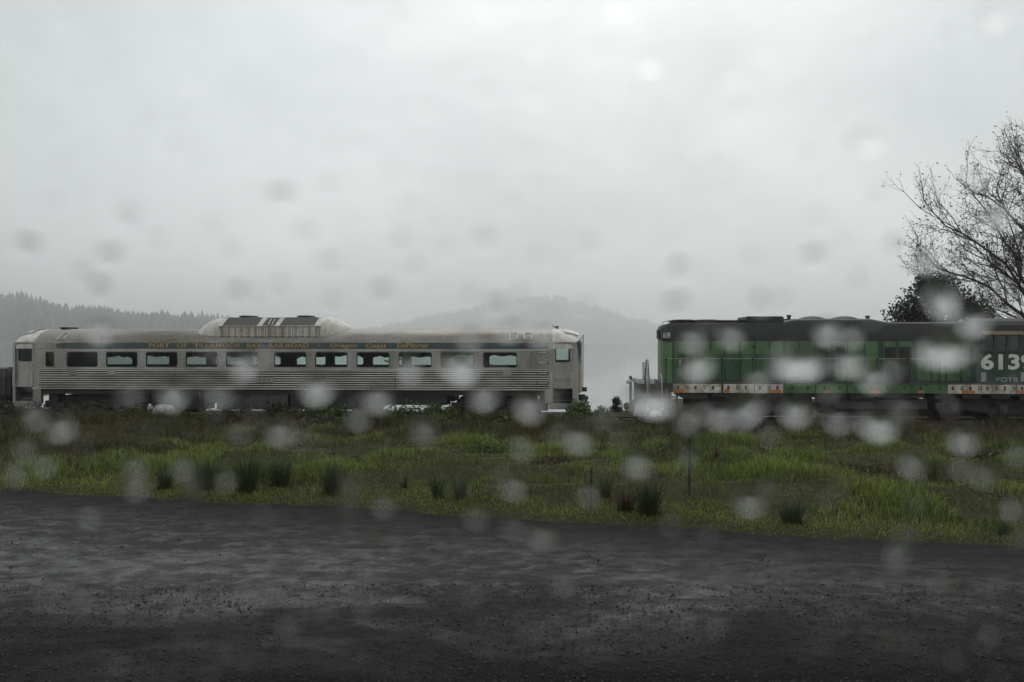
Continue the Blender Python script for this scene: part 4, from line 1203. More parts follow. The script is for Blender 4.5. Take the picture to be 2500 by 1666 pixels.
# ================================================================== PLANTS
def blades(px, py, pz, h, w, lean, r, ang=None):
    n = len(px)
    a = r.uniform(0, 2*np.pi, n); ld = r.uniform(0, 2*np.pi, n) if ang is None else ang
    cx, cy = np.cos(a)*w*.5, np.sin(a)*w*.5
    lx, ly = np.cos(ld)*lean*h, np.sin(ld)*lean*h
    V = np.empty((n, 5, 3), dtype=np.float32)
    V[:,0] = np.stack([px-cx, py-cy, pz], -1); V[:,1] = np.stack([px+cx, py+cy, pz], -1)
    mx, my, mz = px+lx*.35, py+ly*.35, pz+h*.6
    V[:,2] = np.stack([mx-cx*.75, my-cy*.75, mz], -1); V[:,3] = np.stack([mx+cx*.75, my+cy*.75, mz], -1)
    V[:,4] = np.stack([px+lx, py+ly, pz+h*(1-.35*lean)], -1)
    i = np.arange(n)[:, None]*5
    T = np.concatenate([i+np.array([[0,1,3]]), i+np.array([[0,3,2]]), i+np.array([[2,3,4]])], 0)
    return V.reshape(-1, 3), T
def wedge(n, y0, y1, r):
    y = np.sqrt(r.uniform(y0**2, y1**2, n)) if y0 > 0 else r.uniform(y0, y1, n)
    x = r.uniform(-1, 1, n)*(.68*y + 1.5)
    return x, y
def grass(name, label, mat, n, sel, hfun, wid, lean, seed):
    r = np.random.default_rng(seed)
    x, y = wedge(n, 10.5, 36, r)
    e = y - yedge(x); yl = (y - Y0 + x*math.tan(TH))*CT
    k = sel(x, y, e, yl, r); x, y, e, yl = x[k], y[k], e[k], yl[k]
    h = hfun(x, y, e, yl)*r.uniform(.55, 1.25, len(x))
    z = zground(x, y) - .02
    V, T = blades(x, y, z, h, wid*r.uniform(.6, 1.3, len(x))*(.6 + y/40), r.uniform(.15, 1.0, len(x))*lean, r)
    return tag(link(name, poly_mesh(name, V, T, M[mat])), label, 'grass', kind='stuff')
def tuss(x, y, sd, sc=1.1): return fbm(x*sc, y*sc, sd, 3)
grass('meadow_grass', 'bright wet green grass of the field between lot and track', 'grass', 420000,
      lambda x, y, e, yl, r: (e > .1) & (yl < -1.6) & (r.random(len(x)) < sstep(e, .0, 1.0)*(1 - .75*sstep(yl, -9, -3.5)) * (1 - .9*sstep(x, 4, 9)*sstep(yl, -7, -4)) * (1 - .5*sstep(x, -6, -14)*sstep(e, 1.5, 5))),
      lambda x, y, e, yl: .05 + .34*sstep(e, .2, 2.5)*sstep(tuss(x, y, 61, .7), .42, .78)**1.5, .015, .8, 71)
grass('rough_grass', 'dark rough grass and weeds growing towards the track', 'rough_grass', 300000,
      lambda x, y, e, yl, r: (e > 1.0) & (yl < -.9) & (r.random(len(x)) < .06 + .94*np.maximum(sstep(yl, -10, -3.5), .8*sstep(x, -5, -13)*sstep(e, 1.5, 5))*(1 - .9*sstep(x, 4, 9)*sstep(yl, -6, -3.5))),
      lambda x, y, e, yl: .12 + (.40 + .30*sstep(yl, -7, -3))*sstep(tuss(x, y, 63, .8), .36, .78), .018, .8, 73)
grass('edge_grass', 'short yellow-green mossy grass along the edge of the gravel', 'edge_grass', 420000,
      lambda x, y, e, yl, r: (e > -.25 - .25*r.random(len(x))**2) & (e < 2.2) & (r.random(len(x)) < sstep(e, -.35, .1)*(1 - sstep(e, .5, 2.2))),
      lambda x, y, e, yl: .035 + .05*tuss(x, y, 65, 2.5) + .04*sstep(e, .3, 1.2), .014, .7, 75)
grass('dead_weeds', 'dead brown weeds on the dark bank below the locomotive', 'dead', 200000,
      lambda x, y, e, yl, r: (yl > -6.5) & (yl < -.7) & (r.random(len(x)) < (.05 + .95*sstep(x, 2.5, 8))*sstep(yl, -6.5, -3.0)*.95),
      lambda x, y, e, yl: .10 + .34*sstep(tuss(x, y, 67), .35, .75), .02, .9, 77)
grass('dry_stalks', 'dry straw-coloured stalks scattered through the field grass', 'straw', 13000,
      lambda x, y, e, yl, r: (e > .6) & (yl < -1.2) & (r.random(len(x)) < .05 + .5*sstep(tuss(x, y, 69, .5), .5, .8)),
      lambda x, y, e, yl: .30 + .30*tuss(x, y, 68), .012, .7, 79)

# rush tufts
def rush(u, vb, hpx, wpx, n, mat, seed, label, cat='rush tuft', lean=.55):
    r = np.random.default_rng(seed)
    p = on_ground(u, vb, 0.0); g = gz(p.x, p.y); k = p.y/F
    rad = wpx*k*.20; hh = hpx*k*1.25
    t = r.uniform(0, 6.283, n); q = np.sqrt(r.random(n))*rad
    x, y = q*np.cos(t), q*np.sin(t)*.8
    n = int(n*.7); t, q, x, y = t[:n], q[:n], x[:n], y[:n]; h = hh*(.35 + .75*r.random(n)**.8)
    V, T = blades(x, y, np.zeros(n)-.03, h, r.uniform(.006, .013, n)*(p.y/13), lean*(.1 + q/rad)*r.uniform(.2, 1.5, n), r, t + r.normal(0, .5, n))
    o = empty('rush_tuft', (p.x, p.y, g))
    tag(o, label, cat, 'rush tufts in the field')
    link('stems', poly_mesh('stems', V, T, M[mat]), o)
    m = n//4; t = r.uniform(0, 6.283, m); q = rad*r.uniform(.7, 1.5, m)
    V, T = blades(q*np.cos(t), q*np.sin(t)*.8, np.zeros(m)-.03, hh*r.uniform(.12, .3, m), .02*np.ones(m), .9*np.ones(m), r, t)
    link('base_leaves', poly_mesh('base_leaves', V, T, M['rough_grass']), o)
    return o
for i, a_ in enumerate([
    (402,1192,62,60,220,'rush','dark rush tuft nearest the left edge of the field'),
    (505,1196,85,95,340,'rush','wide dark rush tuft, second from the left'),
    (603,1201,100,85,360,'rush','tall dense rush tuft right of the wide dark one'),
    (685,1190,75,80,300,'rush','open rush tuft between the tall dense one and the spiky one'),
    (810,1206,82,72,280,'rush','spiky rush tuft left of the field centre'),
    (882,1207,26,12,24,'rush_red','small dead brown stalk beside the spiky rush tuft'),
    (985,1192,38,34,70,'rush','small sparse rush clump in bright grass left of centre'),
    (1068,1216,66,50,130,'rush','thin rush tuft, left of the central pair'),
    (1122,1222,72,48,170,'rush','thin rush tuft, right of the central pair'),
    (1296,1214,34,14,30,'rush','tiny rush sprig left of the left fence post'),
    (1478,1222,62,44,130,'rush','short rush tuft just right of the left fence post'),
    (1528,1246,60,90,220,'rush_red','reddish brown rush tuft between the two fence posts'),
    (1584,1256,92,84,420,'rush','large dark rush tuft in front of the right fence post'),
    (1932,1274,68,105,330,'rush','spreading dark rush tuft right of the fence posts'),
    (2452,1306,42,70,130,'rush','low rush tuft near the right edge of the photo by the gravel'),
    (1745,1109,40,40,60,'rush_red','dead brown weed clump on the bank behind the right fence post'),
    (2275,1172,60,38,90,'rush','upright dark weed clump at the right in the far grass'),
    ]):
    rush(*a_[:6], 300 + i, a_[6])

# leafy shrubs
def leaf_cloud(n, r, ext, size, blobs=7, flat=.8, fill=.55):
    """leaf quads spread through a union of uneven lobes"""
    c = r.uniform(-1, 1, (blobs, 3))*np.array(ext)*.62; c[:,2] = np.abs(c[:,2])*.9
    rad = r.uniform(.28, .62, blobs)
    b = r.integers(0, blobs, n)
    d = r.normal(size=(n, 3)); d /= np.linalg.norm(d, axis=1)[:, None]
    rr_ = r.random(n)**fill
    P = c[b] + d*(rr_*rad[b])[:, None]*np.array(ext)
    P[:,2] = np.maximum(P[:,2], -.05 + .1*r.random(n))
    a1 = r.normal(size=(n, 3)); a1 /= np.linalg.norm(a1, axis=1)[:, None]
    a2 = np.cross(a1, r.normal(size=(n, 3))); a2 /= np.linalg.norm(a2, axis=1)[:, None]
    s = size*r.uniform(.5, 1.3, n)[:, None]
    V = np.stack([P - a1*s, P + a2*s*flat*.5 , P + a1*s, P - a2*s*flat*.5], 1)
    return V.reshape(-1, 3), np.arange(n*4).reshape(-1, 4)
def twigs(r, n, ext, rad=.008):
    m_ = MB()
    for _ in range(n):
        q = r.uniform(-1, 1, 2); h = r.uniform(.5, 1.15)*ext[2]
        m_.tube([(q[0]*ext[0]*.3, q[1]*ext[1]*.3, -.05), (q[0]*ext[0]*.6, q[1]*ext[1]*.6, h*.6), (q[0]*ext[0]*.8 + r.normal()*.1, q[1]*ext[1]*.8, h)], [rad, rad*.8, rad*.3], 4)
    return m_
def shrub(name, loc, ext, n, size, mat, label, cat, group, seed, blobs=8, ntw=8):
    r = np.random.default_rng(seed)
    o = empty(name, loc); tag(o, label, cat, group)
    V, Q = leaf_cloud(n, r, ext, size, blobs)
    link('foliage', poly_mesh('foliage', V, Q, M[mat]), o)
    link('stems', twigs(r, ntw, ext).mesh('stems', M['trunk']), o)
    return o
bush = [ # u, v_top, yl, half width px, leaves, material, label
    (-10,1003,-1.6,70,900,'scrub','dark scrubby bush at the far left below the wagon'),
    (95,1012,-1.7,75,1000,'scrub','dark scrubby bush below the railcar left door'),
    (205,1010,-1.4,70,1000,'scrub','dull bramble bush in front of the left truck'),
    (300,1016,-1.6,65,900,'bramble','low olive bramble left of the pale boulder'),
    (470,1016,-1.2,55,800,'bramble','low bramble bush right of the pale boulder'),
    (580,1013,-1.3,65,900,'scrub','grey weedy bush under the railcar number plate'),
    (700,1003,-1.0,55,900,'scrub','grey twiggy bush reaching up under the railcar middle'),
    (790,1010,-1.2,60,900,'bramble_green','green bramble below the dark engine box'),
    (880,1003,-1.1,50,800,'scrub','twiggy grey bush under the sixth window from the right'),
    (960,1010,-1.3,60,1000,'bramble_green','green bramble beneath the tall seed stalk'),
    (1050,1004,-1.2,60,1100,'bramble_green','bright green bramble left of the right truck'),
    (1130,1013,-1.5,55,1000,'bramble','yellowish bramble below the left wheel of the right truck'),
    (1220,1017,-1.5,62,1200,'bramble','olive brown bramble below the right truck'),
    (1310,1021,-1.5,60,1200,'bramble','olive brown bramble below the railcar right steps'),
    (1412,1003,-.8,45,1100,'bramble_green','leafy green bush at the right end of the railcar'),
    (1460,1012,.2,45,900,'bramble_green','green bush in the gap left of the small pine'),
    (1500,1026,-1.0,55,1000,'bramble','yellow-brown bramble in the gap between the vehicles'),
    (1580,1030,-1.2,60,1000,'bramble','olive bramble at the foot of the locomotive end'),
    (1395,1040,-2.4,55,900,'bramble','brown bramble in front of the bank at the gap'),
    (1255,1043,-2.6,70,900,'bramble','low rusty bramble on the bank below the right truck'),
    (640,1050,-3.0,80,900,'rush_red','reddish bramble patch on the bank left of centre'),
    (770,1046,-2.8,70,800,'scrub','dull scrub on the bank below the engine box'),
    (890,1050,-3.2,70,800,'bramble_green','low green bramble on the bank below the tall seed stalk'),
    (1060,1043,-2.8,70,900,'bramble','low olive bramble on the bank left of the right truck'),
]
for i, (u, vt, yl, wp, n, mt, lab) in enumerate(bush):
    s_ = S(u, yl); w = W(s_, yl, 0); g = gz(w.x, w.y)
    top = Zv(vt, u, yl); k = depth(u, yl)/F
    shrub('bramble_bush', (w.x, w.y, g), (wp*k, .75, max(.5, (top - g)*(2.1 if u < 320 else 1.8))), int(n*2.8), .085, mt, lab, 'bush', 'brambles along the track', 400 + i, 10)
# rough clumps further down the field
for i, (u, v, wp, hp, mt, lab) in enumerate([
    (90,1085,90,34,'scrub','dark weedy mound in the field at the far left'),
    (240,1110,90,30,'rough_grass','dark green weedy mound left of the rush tufts'),
    (150,1160,90,26,'rough_grass','low dark mound by the gravel at the left'),
    (700,1095,90,24,'rough_grass','grassy hump behind the open rush tuft'),
    (1200,1098,95,34,'bramble_green','long leafy green hump in the field centre'),
    (1340,1130,80,26,'rough_grass','grassy hump left of the left fence post'),
    (1630,1108,95,32,'rough_grass','arching grass mound behind the right fence post'),
    (1900,1130,110,26,'rough_grass','dark grassy hump right of the fence posts'),
    (2140,1160,90,26,'rough_grass','dark grassy hump in the right half of the field'),
    (2180,1210,60,16,'rough_grass','small grassy hump near the gravel at right'),
    (2390,1120,110,30,'rough_grass','dark grassy mound at the far right of the field'),
    ]):
    p = on_ground(u, v, -.1); g = gz(p.x, p.y); k = p.y/F
    shrub('weed_mound', (p.x, p.y, g-.05), (wp*k*.8, .7, hp*k), 1300, .06, mt, lab, 'weeds', 'weedy humps in the field', 460 + i, 12, 4)
# seed stalks in front of the railcar
for i, (u, vt, lean, lab) in enumerate([(965,907,.0,'tall single seed stalk rising over the railcar fluting'),(902,943,.05,'medium seed stalk left of the tall one'),(936,968,-.1,'short seed stalk nearest the tall one at left'),
    (985,975,.12,'leaning seed stalk right of the tall one'),(435,985,.0,'yellow-tipped stalk right of the pale boulder'),(491,965,-.05,'yellow-tipped stalk, left of the pair under the locker'),
    (500,960,.05,'yellow-tipped stalk, right of the pair under the locker'),(530,995,-.4,'dark leaning stalk under the radiator box'),(545,985,.1,'short yellow stalk under the radiator box')]):
    yl = -.9; w = W(S(u, yl), yl, 0); g = gz(w.x, w.y); h = Zv(vt, u, yl) - g
    o = empty('seed_stalk', (w.x, w.y, g)); tag(o, lab, 'weed stalk', 'seed stalks along the track')
    m_ = MB(); m_.tube([(0,0,-.05), (lean*h*.3, 0, h*.5), (lean*h, 0, h)], [.022, .016, .008], 5); link('stem', m_.mesh('stem', M['rush']), o)
    r = np.random.default_rng(500+i); n = 46
    zz = h*r.uniform(.62, 1.0, n); t = r.uniform(0, 6.28, n)
    V, T = blades(lean*zz, 0*zz, zz, r.uniform(.05, .09, n), .02*np.ones(n), .6*np.ones(n), r, t); link('seed_head', poly_mesh('seed_head', V, T, M['flower']), o)
    zz = h*r.uniform(.05, .5, n); V, T = blades(lean*zz*.6, 0*zz, zz, r.uniform(.1, .22, n), .03*np.ones(n), .8*np.ones(n), r, t); link('leaves', poly_mesh('leaves', V, T, M['bramble_green']), o)

# trees
def branch_tree(o, off, roots, r, depth_max, leaf_n, leaf_size, leaf_mat, ratio=.72, spread=.55, up=.10, leaf_from=2):
    m_ = MB(); LP = []
    def grow(p, d, ln, rad, dep):
        n = 4; pts = [p.copy()]; q = p.copy(); dd = d.copy()
        for i in range(n):
            dd = (dd + Vector(r.normal(size=3))*.10 + Vector((0, 0, up*.35))).normalized()
            q = q + dd*ln/n; pts.append(q.copy())
        m_.tube(pts, [rad*(1 - .45*i/n) for i in range(n+1)], 6 if dep < 2 else 4 if dep < 4 else 3)
        if dep >= leaf_from:
            for _ in range(leaf_n): LP.append(pts[int(r.integers(1, n+1))] + Vector(r.normal(size=3))*.10)
        if dep >= depth_max: return
        kids = int(r.integers(4, 6)) if dep < 3 else int(r.integers(3, 5))
        for k in range(kids):
            j = int(r.integers(1, n)) if k else n
            ax = Vector(r.normal(size=3)); ax = (ax - dd*ax.dot(dd)).normalized()
            nd = (dd + ax*spread*r.uniform(.6, 1.5) + Vector((0, 0, up))).normalized()
            grow(pts[j], nd, ln*ratio*r.uniform(.75, 1.15), max(rad*(.62 if k == 0 else .48), .006), dep+1)
    for p, d, ln, rad, d0 in roots: grow(Vector(p), Vector(d).normalized(), ln, rad, d0)
    m_.build('trunk', M['trunk'], o, off, 60)
    if LP:
        P = np.array([tuple(x) for x in LP]) - np.array(off); n = len(P)
        a1 = r.normal(size=(n, 3)); a1 /= np.linalg.norm(a1, axis=1)[:, None]
        a2 = np.cross(a1, r.normal(size=(n, 3))); a2 /= np.linalg.norm(a2, axis=1)[:, None]
        s = leaf_size*r.uniform(.4, 1.3, n)[:, None]
        V = np.stack([P - a1*s, P + a2*s*.45, P + a1*s, P - a2*s*.45], 1).reshape(-1, 3)
        link('crown', poly_mesh('crown', V, np.arange(n*4).reshape(-1, 4), M[leaf_mat]), o)
Yt = 44.0
bt = at(2590, 1010, Yt); g = gz(bt.x, bt.y); bt = Vector((bt.x, bt.y, g))
tree = tag(empty('bare_tree', bt), 'tall thin-leaved tree with spreading bare branches behind the locomotive cab', 'tree')
r = np.random.default_rng(15)
def aim(u0, v0, u1, v1, Y1=Yt, rad=.14):
    p, q = at(u0, v0, Yt), at(u1, v1, Y1)
    return (p, q - p, (q-p).length, rad, 0)
roots = [(bt - Vector((0, 0, .2)), (-.03, 0, 1), 5.4, .30, 9),
         aim(2592, 880, 2385, 785, Yt-.5, .10), aim(2592, 860, 2400, 715, Yt+.6, .11), aim(2590, 830, 2440, 660, Yt-.8, .11), aim(2588, 810, 2462, 620, Yt+.4, .10),
         aim(2585, 790, 2490, 565, Yt+.8, .11), aim(2590, 780, 2550, 525, Yt, .14), aim(2600, 800, 2640, 580, Yt, .14), aim(2600, 830, 2740, 610, Yt+.5, .13), aim(2600, 870, 2760, 740, Yt-.5, .11),
         aim(2592, 900, 2400, 830, Yt+1.0, .09)]
branch_tree(tree, tuple(bt), roots, r, 5, 1, .075, 'dark_leaf', .63, .5, .03, 4)
# dense evergreen below it
Ye = 40.5; be = at(2300, 1000, Ye); ge = gz(be.x, be.y)
ev = tag(empty('evergreen_tree', (be.x, be.y, ge)), 'dense dark evergreen tree rising just behind the locomotive hood', 'tree')
r = np.random.default_rng(33)
zt = at(2300, 668, Ye).z - ge; k = Ye/F
m_ = MB(); m_.tube([(0,0,-.2),(.05,0,zt*.4),(0,.05,zt*.85)], [.22,.16,.04], 8)
for q in range(26):
    t = r.uniform(0, 6.28); z0 = zt*r.uniform(.3, .85); L = r.uniform(.8, 2.3); m_.tube([(0,0,z0), (L*.5*math.cos(t), L*.5*math.sin(t), z0+.3*L), (L*math.cos(t), L*math.sin(t), z0+.5*L)], [.06,.035,.01], 4)
link('trunk', m_.mesh('trunk', M['trunk']), ev)
lobes = [(-1.9,.0,.70,1.0),(-1.0,.2,.80,1.15),(-.3,-.3,.85,1.1),(.6,.2,.80,1.1),(1.4,0,.72,1.0),(2.1,.1,.66,.8),(-1.4,-.2,.62,1.1),(0,.2,.6,1.4),(1.0,-.2,.58,1.2),(-.6,.3,.93,.62),(0,0,.4,1.5)]
Vs, off_ = [], 0
n = 11000; bidx = r.integers(0, len(lobes), n); LB_ = np.array(lobes)[bidx]
d = r.normal(size=(n, 3)); d /= np.linalg.norm(d, axis=1)[:, None]
P = np.stack([LB_[:,0], LB_[:,1], LB_[:,2]*zt], -1) + d*(r.random(n)**.5*LB_[:,3]*r.uniform(.7, 1.15, n))[:, None]*np.array([1, 1, .95])
a1 = r.normal(size=(n, 3)); a1 /= np.linalg.norm(a1, axis=1)[:, None]; a2 = np.cross(a1, r.normal(size=(n, 3))); a2 /= np.linalg.norm(a2, axis=1)[:, None]
s = .10*r.uniform(.5, 1.3, n)[:, None]
link('crown', poly_mesh('crown', np.stack([P-a1*s, P+a2*s*.5, P+a1*s, P-a2*s*.5], 1).reshape(-1, 3), np.arange(n*4).reshape(-1, 4), M['evergreen']), ev)
# small pines in the gap
def pine(u, vb, vt, Y, label, seed, n=1500, wf=.36):
    p = at(u, vb, Y); g = gz(p.x, p.y); h = at(u, vt, Y).z - g
    r = np.random.default_rng(seed)
    o = empty('pine_tree', (p.x, p.y, g)); tag(o, label, 'tree', 'small pines behind the track')
    m_ = MB(); m_.tube([(0,0,-.1),(0,0,h)], [.07,.012], 6)
    zz = h*r.uniform(.12, .97, 60); LP = []
    for z0 in zz:
        t = r.uniform(0, 6.28); L = h*wf*(1 - z0/h)**.75*r.uniform(.6, 1.15) + .08
        e = Vector((L*math.cos(t), L*math.sin(t), z0 + .16*L)); m_.tube([(0,0,z0), e], [.018,.006], 3)
        for _ in range(n//60): LP.append(np.array([0,0,z0]) + (np.array(e) - np.array([0,0,z0]))*r.uniform(.25, 1.05) + r.normal(size=3)*.06)
    link('trunk', m_.mesh('trunk', M['trunk']), o)
    P = np.array(LP); k = len(P); a1 = r.normal(size=(k, 3)); a1 /= np.linalg.norm(a1, axis=1)[:, None]; a2 = np.cross(a1, r.normal(size=(k, 3))); a2 /= np.linalg.norm(a2, axis=1)[:, None]
    s = .08*r.uniform(.6, 1.3, k)[:, None]
    link('crown', poly_mesh('crown', np.stack([P-a1*s, P+a2*s*.3, P+a1*s, P-a2*s*.3], 1).reshape(-1, 3), np.arange(k*4).reshape(-1, 4), M['conifer']), o)
pine(1505, 1025, 973, 41.0, 'small bushy pine in the gap left of the lamp pole', 81)
pine(1532, 1025, 990, 43.0, 'smaller pale pine half hidden behind the lamp pole', 83, 700)

# loose stones on the lot
def stones(n, seed):
    r = np.random.default_rng(seed)
    y = np.where(r.random(n) < .85, 5.8 + 4.0*r.random(n)**1.3, 5.8 + 9*r.random(n)); x = r.uniform(-1, 1, n)*(.68*y + .6)
    k = (y < yedge(x) + .1); x, y = x[k], y[k]; n = len(x)
    s = np.exp(r.normal(-5.15, .5, n)); s = np.clip(s, .003, .022)
    base = np.array([(1,0,0),(0,1,0),(-1,0,0),(0,-1,0),(0,0,1),(0,0,-1)], float)
    f = np.array([(0,1,4),(1,2,4),(2,3,4),(3,0,4),(1,0,5),(2,1,5),(3,2,5),(0,3,5)])
    V = base[None]*r.uniform(.6, 1.3, (n, 6, 1))
    a = r.uniform(0, 6.28, n); c, s_ = np.cos(a)[:, None], np.sin(a)[:, None]
    X = (V[...,0]*c - V[...,1]*s_)*s[:, None]*1.15; Yy = (V[...,0]*s_ + V[...,1]*c)*s[:, None]; Z = V[...,2]*s[:, None]*.7
    V = np.stack([X + x[:, None], Yy + y[:, None], Z + s[:, None]*.25 + .002], -1)
    T = (np.arange(n)[:, None, None]*6 + f[None]).reshape(-1, 3)
    return poly_mesh('loose_gravel', V.reshape(-1, 3), T, M['stone'])
tag(link('loose_gravel', stones(45000, 91)), 'loose dark wet stones scattered over the lot', 'gravel', kind='stuff')
# ballast stones along the bank
def bank_stones(n, seed):
    r = np.random.default_rng(seed)
    s_ = r.uniform(-23, 24, n); yl = r.uniform(-2.2, .5, n)
    X = s_*CT + yl*ST; Y = Y0 - s_*ST + yl*CT
    z = np.maximum(zground(X, Y), np.interp(yl, [-1.9, -.85, .2], [-.72, -.53, -.5]))
    sz = r.uniform(.025, .07, n)
    base = np.array([(1,0,0),(0,1,0),(-1,0,0),(0,-1,0),(0,0,1),(0,0,-1)], float); f = np.array([(0,1,4),(1,2,4),(2,3,4),(3,0,4),(1,0,5),(2,1,5),(3,2,5),(0,3,5)])
    V = base[None]*r.uniform(.6, 1.3, (n, 6, 1))*sz[:, None, None] + np.stack([X, Y, z + sz*.3], -1)[:, None, :]
    T = (np.arange(n)[:, None, None]*6 + f[None]).reshape(-1, 3)
    return poly_mesh('ballast_stones', V.reshape(-1, 3), T, M['ballast'])
tag(link('ballast_stones', bank_stones(9000, 93)), 'dark ballast stones on the bank beside the track', 'gravel', kind='stuff')
# ================================================================== AIR
hz = MB().box(-6400, 6400, -260, 6400, -8, 235)
haze = hz.build('haze', None)
t = bpy.data.materials.new('haze_air'); t.use_nodes = True
tn = t.node_tree.nodes; tn.remove(tn['Principled BSDF'])
pv = tn.new('ShaderNodeVolumePrincipled')
pv.inputs['Color'].default_value = (.985, .99, .99, 1)
pv.inputs['Density'].default_value = .00055
pv.inputs['Anisotropy'].default_value = .78
t.node_tree.links.new(pv.outputs[0], tn['Material Output'].inputs['Volume'])
haze.data.materials.append(t)
tag(haze, 'pale rain haze hanging over the bay and hills', 'haze', kind='stuff')

# ================================================================== RAIN-SPOTTED VEHICLE WINDOW
PY = .30                                            # the pane stands 30 cm in front of the lens
win = tag(empty('vehicle_window', (0, PY, CAM_Z - .35)), 'rain-spotted vehicle window with blurred water drops in front of the whole scene', 'window')
WO = (0, PY, CAM_Z - .35)
PLACED = []
def free(u, v, ra):
    x, z = (u - 1250)/F*PY, CAM_Z - (v - 833)/F*PY
    return all((x-a)**2 + (z-b)**2 > (1.08*(ra + c))**2 for a, b, c in PLACED)
def drop(u, v, rx, rz, ca, r, name='raindrop'):
    """a water bead standing on the outer face: flat on the glass, domed outwards"""
    x, z = (u - 1250)/F*PY, CAM_Z - (v - 833)/F*PY
    n, k = 26, 9; rho = 1/math.sin(ca); h0 = rho*math.cos(ca); secs = []
    ph = r.uniform(0, 6.28, 3); am = r.uniform(.03, .17, 3)
    rm = (rx + rz)/2
    for j in range(k):
        q = 1 - (j/k)**1.6 if j else 1
        row = []
        for i in range(n):
            tt = 2*math.pi*i/n
            w = 1 + q*sum(am[m]*math.cos((m+1)*tt + ph[m]) for m in range(3))
            row.append((x + rx*q*w*math.cos(tt), PY + .0002 + rm*(math.sqrt(max(rho*rho - q*q, 0)) - h0), z + rz*q*w*math.sin(tt) - rz*.10*(1-q)))
        secs.append(row)
    lift = r.uniform(.0, .0006)
    secs = [[(a_, b_ + lift, c_) for a_, b_, c_ in row] for row in secs]
    PLACED.append((x, z, max(rx, rz)))
    m_ = MB(); m_.loft(secs)
    m_.f = [tuple(reversed(f)) for f in m_.f]
    o = m_.build(name, M['drop'], win, WO)
    me = o.data; me.polygons.foreach_set('use_smooth', [True]*len(me.polygons)); me.set_sharp_from_angle(angle=math.radians(30))
    return o
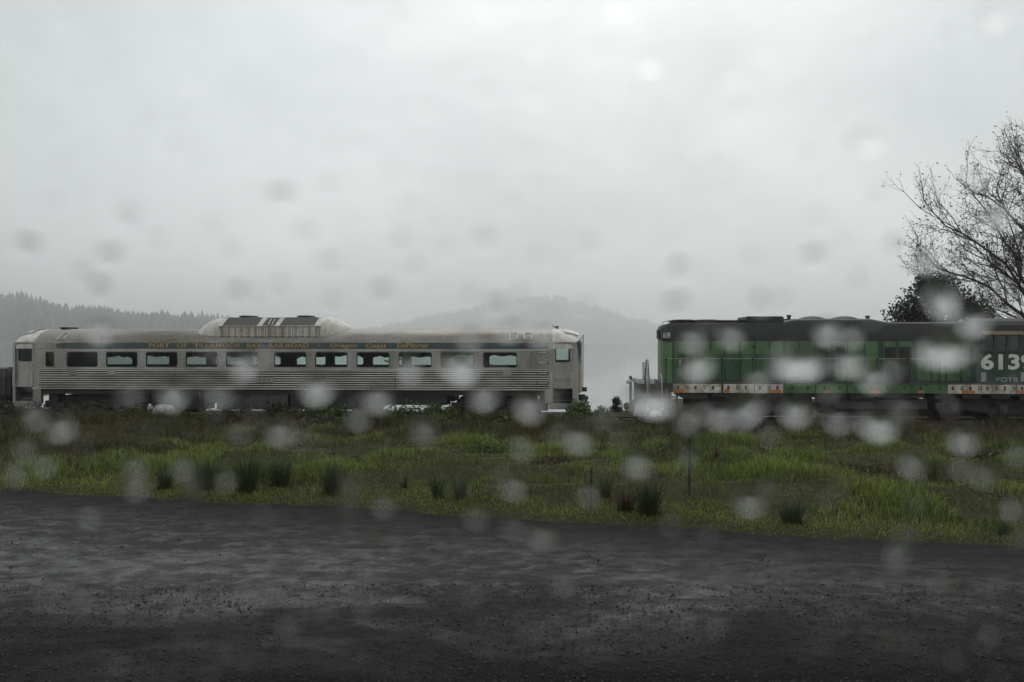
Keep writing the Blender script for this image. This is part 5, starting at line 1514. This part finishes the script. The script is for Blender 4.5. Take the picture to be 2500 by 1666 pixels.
D = [ # column, row, blob half-width, blob half-height in the 2353-px view
 (395,905,36,42),(640,995,34,34),(310,1118,31,31),(975,985,34,34),(730,888,46,42),(1330,1005,40,38),(1467,1060,42,36),(1580,1050,26,30),(98,1065,26,32),(515,1100,27,32),
 (415,1075,32,26),(172,1375,33,36),(385,1408,28,26),(665,1305,30,32),(512,1500,30,26),(1500,915,62,46),(1832,832,78,46),(1740,872,42,32),(2008,868,46,42),(2025,970,50,48),
 (2165,692,50,46),(2160,800,64,50),(2232,805,34,34),(2100,1060,38,38),(2220,1005,38,42),(2268,1090,33,32),(1725,1155,40,38),(1830,940,40,42),(1718,935,50,44),(1250,1228,52,34),
 (1296,1338,36,26),(1402,1270,22,20),(1090,1362,32,28),(1180,1118,34,32),(1095,1185,36,26),(880,1160,28,30),(560,832,34,44),(1060,842,52,46),(940,842,30,40),(500,908,34,28),
 (868,912,38,34),(1112,908,38,34),(1218,930,40,38),(1592,782,36,32),(1682,772,34,30),(1900,762,38,34),(1960,772,30,28),(2290,498,40,34),(2335,1160,30,42),(1610,835,44,40),
 (1655,955,36,34),(1580,960,34,34),(822,960,30,28),(135,985,40,30),(30,1085,32,28),(1930,965,34,30),(1770,1000,26,22),(1170,760,40,26),(1250,770,40,26),(230,760,36,30),
 (80,960,30,26),(690,1010,24,22),(1420,1010,22,20),(700,880,24,24),(300,905,26,24),(1905,900,26,24),(2080,940,28,26),(1390,960,24,22),(1480,880,40,34),(600,1180,22,20),(1500,1340,26,20),(205,1190,34,18),
 # sky
 (545,672,34,30),(600,272,36,30),(640,447,58,28),(228,665,34,36),(290,508,46,40),(400,263,36,34),(700,540,42,38),(762,690,30,24),(876,675,38,32),(940,470,34,32),
 (918,562,42,30),(1025,578,38,34),(1112,556,42,32),(1122,430,38,26),(1142,702,40,32),(860,88,34,30),(22,102,32,34),(160,60,50,36),(62,565,46,34),(250,590,44,34),
 (1240,432,38,30),(1562,620,40,36),(1580,535,34,28),(1872,592,48,34),(1992,322,60,42),(2280,40,50,36),(1492,142,40,34),(1060,430,30,26),(1132,24,46,24),(1884,510,42,36),
 (370,190,36,30),(480,460,34,28),(1350,560,36,28),(760,330,34,26),(1700,250,40,32),(980,250,38,30),(2100,180,40,30),(1640,380,34,28),(310,330,34,28),(2060,560,34,28),(130,380,36,28),(1290,300,30,26),
]
rd = np.random.default_rng(5)
PXM = PY/F*(2500/2353)
APX = (LENS/1000/3.1)/2/PXM                          # blur radius of a point on the pane, in those pixels
for (u, v, a_, b_) in sorted(D, key=lambda q: -q[2]*q[3]):
    ra = max(a_ - APX*.48, 7)*PXM; rb = max(b_ - APX*.48, 7)*PXM
    ca = rd.uniform(36, 48) if v > 735 else rd.uniform(18, 28)
    while not free(u*2500/2353, v*2500/2353, max(ra, rb)) and ra > .0012: ra *= .88; rb *= .88
    drop(u*2500/2353, v*2500/2353, ra, rb, math.radians(ca), rd)
    if v > 735 and rd.random() < .4:                            # a second bead that has run into it
        t_ = rd.uniform(0, 6.28); q = rd.uniform(.35, .65); k_ = 1.18*(1 + q)*max(ra, rb)/(PY/F)
        if free(u*2500/2353 + k_*math.cos(t_), v*2500/2353 + k_*math.sin(t_), max(ra, rb)*q): drop(u*2500/2353 + k_*math.cos(t_), v*2500/2353 + k_*math.sin(t_), ra*q, rb*q, math.radians(ca*.9), rd)
for _ in range(110):                                  # fainter flat smears over the sky
    a_, b_ = rd.uniform(.0016, .0058), rd.uniform(.0014, .0040)
    u_, v_ = rd.uniform(0, 2500), rd.uniform(20, 760)
    if free(u_, v_, max(a_, b_)): drop(u_, v_, a_, b_, math.radians(rd.uniform(13, 24)), rd)
for _ in range(60):                                  # flatter drops over the lot and field
    a_ = rd.uniform(.0018, .0036)
    u_, v_ = rd.uniform(0, 2500), rd.uniform(1080, 1650)
    if free(u_, v_, a_*1.2): drop(u_, v_, a_, a_*rd.uniform(.7, 1.2), math.radians(rd.uniform(26, 48)), rd)
for _ in range(150):                                 # small beads between the large ones
    u_, v_, a_, b_ = rd.uniform(-20, 2520), rd.uniform(0, 1660), rd.uniform(.0006, .0017), rd.uniform(.0006, .0017)
    if free(u_, v_, max(a_, b_)): drop(u_, v_, a_, b_, math.radians(rd.uniform(35, 55)), rd)
